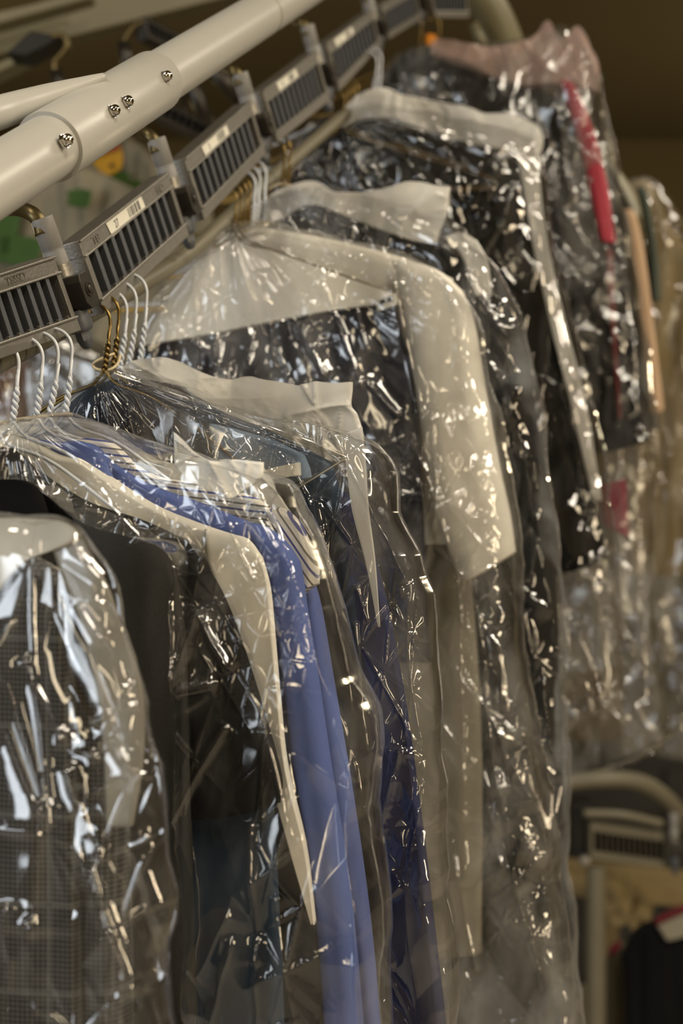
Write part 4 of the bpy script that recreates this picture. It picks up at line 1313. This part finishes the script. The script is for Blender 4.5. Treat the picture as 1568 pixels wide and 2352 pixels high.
# --- sixth bag: black suits with cream cover
g = garment('suit_jacket', 'black suit with film pleats under the cream shoulder cover', 'jacket', K5, (1340, 1310))
sheet('jacket_body', K5, [
    [(620, 430), (690, 320), (775, 262), (850, 268), (960, 300), (1090, 340), (1200, 380)],
    [(620, 600), (740, 540), (840, 520), (940, 520), (1040, 530), (1140, 540), (1245, 570)],
    [(620, 900), (760, 900), (880, 900), (1000, 900), (1110, 890), (1210, 880), (1310, 870)],
    [(620, 1330), (780, 1330), (920, 1330), (1060, 1330), (1180, 1325), (1290, 1318), (1392, 1285)]], 'black_wool', g, 0.0, 0.03, 80, 100, fold_soft(0.009, 38))
sheet('jacket_sleeve', K5, [
    [(1130, 370), (1170, 372), (1205, 390), (1225, 420)],
    [(1150, 600), (1190, 600), (1230, 600), (1258, 610)],
    [(1190, 900), (1230, 900), (1275, 900), (1312, 900)],
    [(1240, 1180), (1280, 1175), (1320, 1165), (1360, 1150)]], 'charcoal_wool', g, 0.024, 0.03, 44, 70, fold_soft(0.009, 39), edge=0.3)
t = garment('shoulder_cover', 'cream shoulder cover along the far black suits, long strip down their side', 'garment cover', K5, (1100, 330))
sheet('cover_sheet', K5, [
    [(790, 268), (826, 218), (880, 206), (960, 222), (1060, 250), (1100, 262), (1180, 268), (1234, 302)],
    [(785, 285), (830, 245), (890, 240), (970, 262), (1060, 290), (1110, 300), (1180, 305), (1238, 330)],
    [(780, 300), (830, 275), (900, 275), (980, 300), (1060, 322), (1120, 338), (1180, 350), (1236, 368)]], 'milky_cover', t, 0.034, 0.006, 90, 40, fold_film(amp=0.011, s=40, vert=0.6, fine=1.0, ridge=1.4), toppow=0, ragged=0.005)
sheet('side_strip', K5, [
    [(1182, 330), (1210, 325), (1238, 330)],
    [(1198, 420), (1220, 415), (1240, 415)],
    [(1222, 560), (1240, 555), (1256, 550)],
    [(1262, 740), (1280, 735), (1296, 730)],
    [(1312, 940), (1330, 935), (1346, 930)],
    [(1362, 1150), (1372, 1150), (1382, 1150)]], 'milky_cover', t, 0.044, 0.004, 24, 90, fold_soft(0.004, 42), toppow=0)
t = garment('garment_bag', 'glossy crumpled bag over the black suits at upper right', 'garment bag', K5, (1400, 1600))
sheet('bag_film', K5, [
    [(600, 440), (690, 310), (770, 255), (860, 240), (980, 260), (1110, 290), (1236, 320)],
    [(600, 620), (740, 540), (850, 500), (960, 490), (1070, 490), (1170, 500), (1268, 540)],
    [(600, 900), (760, 880), (890, 860), (1020, 850), (1140, 840), (1240, 840), (1340, 840)],
    [(600, 1250), (780, 1250), (930, 1250), (1070, 1240), (1200, 1230), (1310, 1220), (1412, 1200)],
    [(600, 1640), (800, 1640), (970, 1640), (1120, 1640), (1250, 1640), (1350, 1640), (1440, 1620)]], 'film_crisp', t, 0.022, 0.075, 300, 440,
    fold_film(amp=0.011, s=101, neck=(785, 262, 500), creases=[(785, 270, 770, 430, 5, 8), (800, 280, 850, 420, 5, 6), (800, 280, 950, 400, 5, 6), (1090, 500, 1165, 380, 5, 8), (1140, 410, 1175, 350, 7, 9), (1130, 490, 1160, 400, 9, 10), (1170, 540, 1195, 440, 6, 9), (1040, 600, 1170, 540, 5, 8), (1090, 640, 1170, 530, 5, 8),
                                       (1060, 390, 1075, 480, 6, 8), (1270, 380, 1310, 480, 7, 9), (1290, 300, 1330, 420, 7, 9), (1280, 650, 1340, 700, 6, 8), (1300, 640, 1380, 560, 5, 7)]), cap=False, bdiv=5, ragged=0.0045, seam='r')

# --- seventh bag: charcoal suit with pink cover
g = garment('suit_jacket', 'blurred charcoal suit below the pinkish shoulder cover at the top', 'jacket', K6, (1470, 1030))
sheet('jacket_body', K6, [
    [(830, 260), (900, 150), (975, 110), (1050, 125), (1140, 170), (1240, 205), (1325, 250)],
    [(830, 450), (930, 400), (1020, 380), (1110, 380), (1200, 390), (1290, 400), (1392, 420)],
    [(830, 700), (950, 700), (1060, 700), (1170, 700), (1270, 700), (1360, 700), (1445, 690)],
    [(830, 1050), (970, 1050), (1100, 1050), (1220, 1050), (1320, 1045), (1410, 1035), (1492, 1010)]], 'charcoal_wool', g, 0.0, 0.03, 70, 90, fold_soft(0.010, 43))
g = garment('scarf', 'bright red folded garment edge hanging at upper right', 'scarf', K6, (1400, 560))
sheet('red_fold', K6, [
    [(1286, 184), (1300, 184), (1312, 188), (1322, 200)],
    [(1308, 260), (1322, 258), (1338, 258), (1350, 266)],
    [(1334, 350), (1350, 350), (1366, 350), (1378, 352)],
    [(1356, 450), (1372, 450), (1388, 448), (1399, 450)],
    [(1378, 552), (1390, 556), (1402, 558), (1414, 556)]], 'red_cotton', g, 0.074, 0.02, 30, 60, fold_soft(0.004, 44), edge=0.4)
g = garment('dress', 'crimson garment, thin edge and hem showing below the red fold', 'dress', K6, (1410, 1230))
sheet('dress_edge', K6, [
    [(1389, 570), (1395, 570), (1401, 570), (1407, 572)],
    [(1397, 700), (1402, 700), (1407, 700), (1412, 702)],
    [(1408, 850), (1412, 850), (1416, 850), (1420, 850)],
    [(1418, 960), (1421, 960), (1424, 960), (1427, 960)]], 'dark_red_cotton', g, 0.030, 0.012, 20, 60, fold_soft(0.003, 45), edge=0.4)
sheet('dress_hem', K6, [
    [(1376, 1112), (1396, 1110), (1416, 1106), (1437, 1100)],
    [(1379, 1160), (1400, 1164), (1420, 1166), (1440, 1168)],
    [(1382, 1205), (1402, 1215), (1420, 1222), (1442, 1234)]], 'crimson_cotton', g, 0.030, 0.014, 30, 30, fold_soft(0.004, 45), edge=0.3, toppow=0)
t = garment('shoulder_cover', 'pinkish shoulder cover with crumpled peak at the top right', 'garment cover', K6, (1300, 200))
sheet('cover_sheet', K6, [
    [(985, 106), (1060, 108), (1130, 117), (1195, 114), (1232, 86), (1262, 58), (1288, 92), (1330, 72), (1366, 136)],
    [(985, 116), (1060, 128), (1130, 146), (1195, 156), (1232, 146), (1264, 138), (1292, 142), (1330, 140), (1374, 172)],
    [(985, 126), (1060, 146), (1130, 178), (1195, 196), (1234, 198), (1266, 196), (1296, 200), (1330, 204), (1380, 214)]], 'milky_pink', t, 0.05, 0.02, 110, 50, fold_film(amp=0.014, s=46, vert=0.6, ridge=1.5), toppow=0, ragged=0.008)
t = garment('garment_bag', 'loose clear bag with open hem hanging at the right, over the red edge', 'garment bag', K6, (1420, 1740))
sheet('bag_film', K6, [
    [(820, 260), (900, 140), (980, 102), (1090, 104), (1200, 90), (1290, 62), (1366, 120)],
    [(820, 420), (950, 360), (1050, 330), (1150, 320), (1240, 310), (1330, 310), (1408, 330)],
    [(820, 700), (980, 690), (1100, 680), (1210, 670), (1310, 670), (1400, 670), (1472, 680)],
    [(820, 1080), (1000, 1080), (1150, 1070), (1260, 1060), (1360, 1060), (1440, 1060), (1512, 1050)],
    [(820, 1450), (1020, 1450), (1180, 1440), (1290, 1430), (1380, 1420), (1450, 1410), (1500, 1400)],
    [(820, 1840), (1040, 1830), (1200, 1815), (1300, 1785), (1390, 1765), (1470, 1735), (1542, 1690)]], 'film_hazy', t, 0.03, 0.10, 300, 440,
    fold_film(amp=0.012, s=121, creases=[(1290, 280, 1320, 480, 7, 10), (1300, 330, 1290, 260, 7, 8), (1410, 340, 1440, 440, 6, 9), (1430, 440, 1480, 560, 7, 9), (1360, 420, 1400, 540, 5, 8), (1400, 640, 1360, 720, 7, 9), (1385, 1250, 1385, 1650, 9, 10), (1330, 1640, 1440, 1590, 6, 8), (1300, 1500, 1440, 1650, 6, 8), (1430, 1550, 1500, 1680, 7, 8), (1480, 1600, 1540, 1690, 5, 7)]), cap=False, bdiv=5, ragged=0.0045, seam='r')
MB().tube(cr([onpl(K6, x, y, 0.078) for x, y in ((1200, 1815), (1300, 1785), (1390, 1765), (1470, 1735), (1542, 1690))], 40), 0.0011, 8).build('hem_edge', 'milky_grey', t)
t = garment('orange_tag', 'small orange card tag on the far hangers at the top', 'tag', K6, (992, 106))
sheet('tag_card', K6, [[(976, 82), (988, 78), (1001, 82)], [(978, 104), (990, 104), (1004, 108)]], 'orange_card', t, 0.03, 0.003, 8, 8, None, toppow=0)
# ------------------------------------------------------------------ farther garments at the right edge
K7, K8, K9 = 2.66, 2.92, 3.25
g = garment('suit_jacket', 'black garment behind the peach strip at the right', 'jacket', K7, (1480, 1020))
sheet('jacket_body', K7, [
    [(1120, 330), (1220, 300), (1320, 320), (1400, 380), (1440, 460)],
    [(1120, 600), (1230, 600), (1330, 600), (1420, 600), (1490, 610)],
    [(1120, 1010), (1240, 1010), (1350, 1010), (1440, 1000), (1512, 985)]], 'black_wool', g, -0.02, 0.03, 50, 60, fold_soft(0.01, 47))
g = garment('trousers', 'peach coloured strip of folded trousers at the right edge', 'trousers', K7, (1505, 948))
sheet('trouser_leg', K7, [
    [(1432, 480), (1440, 480), (1450, 482), (1460, 490)],
    [(1446, 580), (1456, 580), (1468, 580), (1480, 584)],
    [(1466, 740), (1478, 740), (1490, 740), (1500, 742)],
    [(1492, 948), (1502, 948), (1513, 946), (1524, 942)]], 'peach_cotton', g, 0.04, 0.02, 30, 60, fold_soft(0.004, 48), edge=0.4)
g = garment('coat', 'teal green garment edge between the peach strip and the tan coat', 'coat', K7, (1505, 690))
sheet('coat_edge', K7, [
    [(1462, 430), (1474, 428), (1486, 440)],
    [(1484, 560), (1498, 560), (1508, 566)],
    [(1496, 690), (1506, 690), (1518, 690)]], 'teal_cotton', g, 0.0, 0.02, 20, 40, fold_soft(0.004, 49), edge=0.4)
g = garment('coat', 'blurred tan coat at the far right edge', 'coat', K8, (1540, 1300))
sheet('coat_body', K8, [
    [(1440, 430), (1470, 412), (1500, 430), (1540, 520), (1580, 570)],
    [(1440, 700), (1490, 700), (1540, 700), (1590, 700), (1640, 720)],
    [(1440, 1000), (1500, 1000), (1560, 1000), (1620, 1000), (1680, 1000)],
    [(1440, 1320), (1500, 1320), (1570, 1320), (1640, 1320), (1700, 1320)]], 'tan_cotton', g, 0.0, 0.04, 50, 60, fold_soft(0.012, 50))
t = garment('garment_bag', 'far blurred bag over the tan coat at the right edge', 'garment bag', K8, (1540, 1400))
sheet('bag_film', K8, [
    [(1400, 430), (1460, 405), (1510, 420), (1560, 500), (1620, 560)],
    [(1400, 700), (1480, 700), (1550, 700), (1620, 690), (1680, 690)],
    [(1400, 1050), (1490, 1050), (1570, 1050), (1650, 1050), (1720, 1050)],
    [(1400, 1420), (1500, 1420), (1580, 1420), (1660, 1420), (1740, 1420)]], 'film_hazy', t, 0.05, 0.07, 90, 160, fold_film(amp=0.014, s=131), cap=False, bdiv=4, ragged=0.006)

BG = 'blurred bags far behind'


def bgbag(k, rows, mat, label, s, name='garment_bag', cat='garment bag', amp=0.015):
    t = thing(name, label, cat, onpl(k, rows[-1][1][0], rows[-1][1][1]), BG)
    sheet('garment', k, rows, mat, t, 0.0, 0.06, 50, 60, fold_soft(amp, s))
    sheet('bag_film', k, [[(x + (6 if x == r[-1][0] else (-6 if x == r[0][0] else 0)), y - (4 if r is rows[0] else 0)) for x, y in r] for r in rows], 'film_hazy', t, 0.05, 0.08, 90, 110, fold_film(amp=amp, s=s + 100), cap=False, bdiv=4, ragged=0.006)
    return t


bgbag(3.5, [[(1300, 1120), (1400, 1080), (1500, 1090), (1620, 1120)], [(1290, 1300), (1400, 1300), (1500, 1300), (1640, 1300)], [(1290, 1540), (1400, 1530), (1500, 1520), (1660, 1500)]], 'olive_cotton', 'olive grey bag of clothes seen through the open hem at the right', 60)
bgbag(4.2, [[(1440, 1200), (1520, 1180), (1600, 1190), (1720, 1220)], [(1430, 1400), (1520, 1400), (1600, 1400), (1740, 1400)], [(1430, 1720), (1520, 1730), (1600, 1740), (1760, 1750)]], 'olive_cotton', 'far grey bag at the right edge above the lower conveyor tube', 64)

# ------------------------------------------------------------------ lower conveyor run, bottom right
D = 3.3
lt = [at(1150, 1830, D), at(1290, 1800, D), at(1380, 1790, D), at(1460, 1795, D + .02), at(1525, 1830, D + .05), at(1575, 1895, D + .1), at(1620, 2000, D + .15), at(1640, 2200, D + .2)]
tag(MB().tube(cr(lt, 60), 0.0185, 20).build('lower_rail', 'dimmed_paint'), 'blurred curved cream rail of the lower conveyor at bottom right', 'rail')
link_unit(at(1352, 1886, D), at(1528, 1912, D + .03), at(1352, 1968, D), at(1530, 1992, D + .03), label='slotted tan link of the lower conveyor at bottom right', nr=12, mats=('dimmed_paint', 'dark_metal'), group='lower conveyor links')
lt = [at(1340, 1868, D - .02), at(1430, 1872, D - .02), at(1520, 1892, D)]
tag(MB().tube(cr(lt, 20), 0.009, 14).build('guide_tube', 'dimmed_paint'), 'thin cream guide tube above the lower slotted link', 'tube')
jt = joint(0, 'blurred hinge joint of the lower conveyor at the right edge', at(1546, 1868, D), at(1550, 2010, D), rod=False)
tag(MB().lathe(at(1368, 2352, D) * np.array([1, 1, 0]), (0, 0, 1), [(0, 0.05), (0.01, 0.05), (0.01, 0.021), (CAMZ + (1176 - 1990) / F * D, 0.021)], 24).build('support_post', 'dimmed_paint', None, 'angle'), 'blurred cream upright post below the lower conveyor link', 'post')
tag(MB().lathe(at(1343, 1978, D - .02), (0, -1, 0), [(-0.01, 0.013), (0.0, 0.013), (0.006, 0.010), (0.009, 0.0)], 16).build('pivot_bolt', 'cast_metal', None, 'angle'), 'blurred round bolt on the post of the lower conveyor', 'bolt')
tag(MB().box(at(1335, 1900, D + .04), (0.022, 0, 0), (0, 0.03, 0), (0, 0, 0.06)).build('bracket', 'black_metal', None, False, 0.003), 'black bracket left of the lower slotted link', 'bracket')
for (bx_, by_, rx, lab) in ((1400, 2045, 34, 'left'), (1425, 2082, 26, 'middle'), (1472, 2100, 24, 'right')):
    t = thing('cloth_roll', lab + ' one of three cream cloth rolls under the lower conveyor', 'cloth roll', at(bx_, by_ + rx, D + .3), 'cream rolls under the lower conveyor')
    r_ = rx / F * (D + .3)
    c = at(bx_, by_, D + .3)
    MB().lathe(c + RH * 0.12, -RH, [(0, r_ * 0.5), (0.0, r_ * 0.9), (0.006, r_), (0.20, r_), (0.207, r_ * 0.9), (0.207, r_ * 0.5), (0.200, r_ * 0.35), (0.200, 0)], 24).build('roll', 'tan_cotton', t, 'angle')
t = thing('shelf', 'dim tan shelf board under the lower conveyor', 'shelf', at(1460, 2020, D + .35))
MB().box(at(1470, 2030, D + .5), (0.20, 0, -0.02), (0, 0.1, 0), (0, 0, 0.025)).build('shelf_board', 'tan_cotton', t, False, 0.003)
MB().box(at(1400, 2280, D + .45), (0.02, 0, 0), (0, 0.02, 0), (0, 0, 0.25)).build('shelf_leg', 'tan_cotton', t, False, 0.003)
kb = D * 0.969 + 0.24 * 0.65 + 0.0
g = garment('polo_shirt', 'black garment with red and white collar at the bottom right corner', 'shirt', kb, (1520, 2352))
sheet('shirt_body', kb, [
    [(1425, 2190), (1460, 2130), (1510, 2112), (1560, 2130), (1640, 2160)],
    [(1432, 2260), (1480, 2260), (1530, 2260), (1590, 2260), (1650, 2260)],
    [(1440, 2560), (1490, 2560), (1540, 2560), (1600, 2560), (1660, 2560)]], 'black_wool', g, 0.0, 0.05, 40, 50, fold_soft(0.01, 51))
sheet('red_trim', kb, [
    [(1500, 2112), (1530, 2095), (1575, 2075)],
    [(1506, 2126), (1535, 2110), (1580, 2092)]], 'dark_red_cotton', g, 0.045, 0.01, 20, 8, None, toppow=0)
sheet('white_collar', kb, [
    [(1508, 2126), (1538, 2112), (1585, 2092)],
    [(1530, 2160), (1555, 2155), (1600, 2140)]], 'grey_cotton', g, 0.042, 0.01, 20, 8, None, toppow=0)
g = garment('polo_shirt', 'partly hidden garment with crimson shoulder left of the black collared shirt', 'shirt', kb + .1, (1420, 2352))
sheet('shirt_body', kb + .1, [
    [(1385, 2230), (1400, 2175), (1425, 2160), (1450, 2170)],
    [(1385, 2330), (1410, 2330), (1430, 2330), (1450, 2330)],
    [(1385, 2560), (1410, 2560), (1430, 2560), (1450, 2560)]], 'olive_cotton', g, 0.0, 0.05, 30, 40, fold_soft(0.01, 52))
sheet('red_trim', kb + .1, [[(1398, 2180), (1412, 2168), (1424, 2160)], [(1402, 2196), (1414, 2184), (1426, 2176)]], 'crimson_cotton', g, 0.04, 0.01, 12, 6, None, toppow=0)

cb = thing('dark_block', 'dark block added to darken the background behind the lower conveyor', 'dark block', (1.05, 5.2, 0))  # invented dark mass, its colour standing in for the darkness behind
MB().box((1.05, 5.2, 0.37), (0.36, 0, 0), (0, 0.2, 0), (0, 0, 0.37)).build('dark_block_body', 'dark_panel', cb, False, 0.005)
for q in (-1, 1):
    dr = MB().box((1.05 + q * 0.175, 4.992, 0.37), (0.165, 0, 0), (0, 0.009, 0), (0, 0, 0.34)).build('dark_block_door', 'dark_panel', cb, False, 0.003)
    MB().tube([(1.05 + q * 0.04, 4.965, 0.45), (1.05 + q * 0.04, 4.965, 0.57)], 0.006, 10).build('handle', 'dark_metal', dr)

# ------------------------------------------------------------------ upper conveyor run, top left, blurred behind
D2 = 2.3


def slab(name, quad, d, th, mat, label, cat, dd=(0, 0, 0, 0)):
    P = [at(q[0], q[1], d + e) for q, e in zip(quad, dd)]
    back = [p + np.array([0, th, 0]) for p in P]
    return tag(MB().add(P + back, [(0, 1, 2, 3), (7, 6, 5, 4), (0, 4, 5, 1), (1, 5, 6, 2), (2, 6, 7, 3), (3, 7, 4, 0)]).build(name, mat, None, False, 0.002), label, cat)


slab('steel_beam', [(-260, 190), (560, -18), (560, -150), (-260, 118)], D2 + .35, 0.06, 'cream_paint', 'blurred cream steel beam across the top left corner', 'beam', (0, .3, .3, 0))
slab('lamp_ledge', [(-200, 108), (210, -6), (210, -22), (-200, 70)], D2 + .2, 0.05, 'cream_paint', 'narrow cream ledge along the top left beam', 'ledge', (0, .2, .2, 0))
slab('steel_plate', [(-200, 260), (150, 92), (150, 78), (-200, 226)], D2 + .05, 0.05, 'cream_paint', 'thin cream rail strip below the black bracket at top left', 'rail', (0, .1, .1, 0))
slab('bracket', [(14, 122), (60, 128), (146, 84), (70, 70)], D2, 0.06, 'black_metal', 'black bracket under the cream beam at top left', 'bracket')
for pts, lab in (([(118, 84), (145, 82), (153, 104), (140, 126), (124, 146), (128, 175), (140, 200)], 'dark bent hanging rod below the black bracket at top left'),
                 ([(330, 48), (308, 62), (290, 85), (283, 110), (290, 140)], 'dark bent hanging rod behind the white rail at the top')):
    t = thing('hanging_rod', lab, 'rod', at(*pts[-1], D2), 'rods of the upper conveyor')
    P = [at(x, y, D2) for x, y in pts]
    MB().tube(cr(P, 40), 0.0045, 12).build('rod', 'brass_rod', t)
    MB().tube([at(pts[-2][0], pts[-2][1] - 12, D2), at(pts[-1][0] + 6, pts[-1][1] + 20, D2)], 0.0095, 16).build('rod_sleeve', 'dark_metal', t)
link_unit(at(318, 42, D2), at(420, 96, D2 + .1), at(330, 92, D2), at(425, 140, D2 + .1), label='dark blurred conveyor link behind the white rail at the top', nr=8, mats=('dark_metal', 'black_metal'), group='links of the upper conveyor')
link_unit(at(345, 225, D2), at(500, 300, D2 + .1), at(345, 268, D2), at(500, 345, D2 + .1), label='dark blurred conveyor link between the white rail and the stickered links', nr=8, mats=('dark_metal', 'black_metal'), group='links of the upper conveyor')
MB().tube(cr([at(420, 262, D2 + .06), at(425, 185, 2.55), onpl(3.0, 448, 101)], 16), 0.005, 10).build('hanging_arm', 'dark_metal', bpy.data.objects['conveyor_link.009'])
for q, (a_, b_) in enumerate((((430, 170), (492, 318)), ((480, 150), (560, 240)))):
    tag(MB().tube([at(*a_, D2 + .1), at(*b_, D2 + .15)], 0.012, 16).build('roller', 'dark_metal'), ('left' if q == 0 else 'right') + ' one of two grey rollers behind the white rail', 'roller', 'rollers behind the white rail')

# white bags with green print, far left
for k, rows, lab, s in (
        (2.62, [[(-80, 420), (60, 372), (180, 380), (300, 430), (420, 500)], [(-80, 620), (60, 600), (200, 600), (320, 620), (440, 640)], [(-80, 1000), (60, 1000), (200, 1000), (320, 1000), (440, 1000)]], 'pale plastic bag with green print behind the link numbered 27', 70),
        (2.9, [[(120, 420), (220, 340), (300, 320), (380, 380), (470, 420)], [(110, 520), (220, 500), (300, 490), (390, 500), (490, 520)], [(110, 800), (220, 800), (310, 800), (400, 800), (500, 800)]], 'pale bag behind the yellow tag, below the white rail', 74)):
    t = thing('printed_bag', lab, 'bag', onpl(k, rows[-1][2][0], rows[-1][2][1]), 'pale printed bags behind the conveyor')
    bd = sheet('bag_sheet', k, rows, 'grey_cotton', t, 0.0, 0.08, 60, 60, fold_soft(0.03, s))
    blobs = [(-10, 520, 60, 60), (40, 575, 60, 34), (182, 455, 30, 22), (20, 470, 22, 14)] if k < 2.7 else [(275, 408, 26, 14), (312, 430, 20, 16), (190, 470, 20, 14)]
    for (x, y, w, h) in blobs:
        sheet('green_print', k, [[(x - w, y - h * .6), (x, y - h), (x + w, y - h * .7)], [(x - w * .8, y), (x, y + 4), (x + w * .9, y)], [(x - w, y + h * .7), (x, y + h), (x + w * .7, y + h)]], 'green_print', bd, 0.085, 0.004, 14, 14, None, toppow=0)
k = 2.5
t = thing('paper_tag', 'yellow tag with red top and a round hole under the white rail', 'tag', onpl(k, 250, 402))
sheet('tag_card', k, [[(212, 350), (245, 340), (276, 330)], [(214, 375), (248, 368), (282, 362)], [(228, 392), (250, 402), (278, 388)]], 'yellow_card', t, 0.05, 0.004, 16, 16, None, toppow=0)
sheet('red_band', k, [[(210, 352), (243, 342), (273, 330)], [(211, 364), (244, 352), (275, 342)]], 'red_card', t, 0.056, 0.003, 12, 6, None, toppow=0)
c = onpl(k, 257, 381, 0.056)
MB().lathe(c, -RH, [(0, 0.0042), (0.0015, 0.0042), (0.0015, 0)], 16).build('hole', 'print_black', t, False)

# rail that carries the pale bags, running behind the white tube
RR = [onpl(2.5, -60, 420), onpl(2.62, 60, 345), onpl(2.75, 245, 235), onpl(2.9, 300, 200), onpl(3.0, 450, 100)]
tag(MB().tube(cr(RR, 40), 0.011, 14).build('rear_rail', 'dimmed_paint'), 'rear conveyor rail mostly hidden behind the thick white tube', 'rail')
for b_, ends in ((bpy.data.objects['printed_bag'], (RR[1], onpl(2.62, 60, 380, 0.02))), (bpy.data.objects['printed_bag.001'], (RR[3], onpl(2.9, 300, 330, 0.02))), (t, (RR[2], onpl(2.5, 245, 345, 0.05)))):
    MB().tube([ends[0], (ends[0] + ends[1]) / 2, ends[1]], 0.0016, 8).build('hanging_string', 'tie_string', b_)

# garments glimpsed below the nearest link, far left
for k, rows, mat, lab, s in (
        (1.95, [[(-120, 830), (-40, 800), (20, 800), (60, 830)], [(-120, 1000), (-40, 1000), (20, 1000), (66, 1000)], [(-120, 1250), (-40, 1250), (20, 1250), (70, 1250)]], 'brown_cotton', 'rust brown garment glimpsed behind the white hooks at the left edge', 80),
        (2.0, [[(20, 800), (60, 780), (110, 790), (150, 830)], [(20, 950), (70, 950), (120, 950), (160, 950)], [(20, 1250), (70, 1250), (120, 1250), (160, 1250)]], 'navy_wool', 'dark navy garment glimpsed behind the white hooks', 81),
        (2.05, [[(110, 790), (150, 770), (220, 780), (280, 820)], [(110, 950), (160, 950), (230, 950), (290, 950)], [(110, 1250), (160, 1250), (230, 1250), (290, 1250)]], 'olive_cotton', 'olive tan bag glimpsed between the white hooks and the brass hooks', 82)):
    bgbag(k, rows, mat, lab, s, amp=0.01)
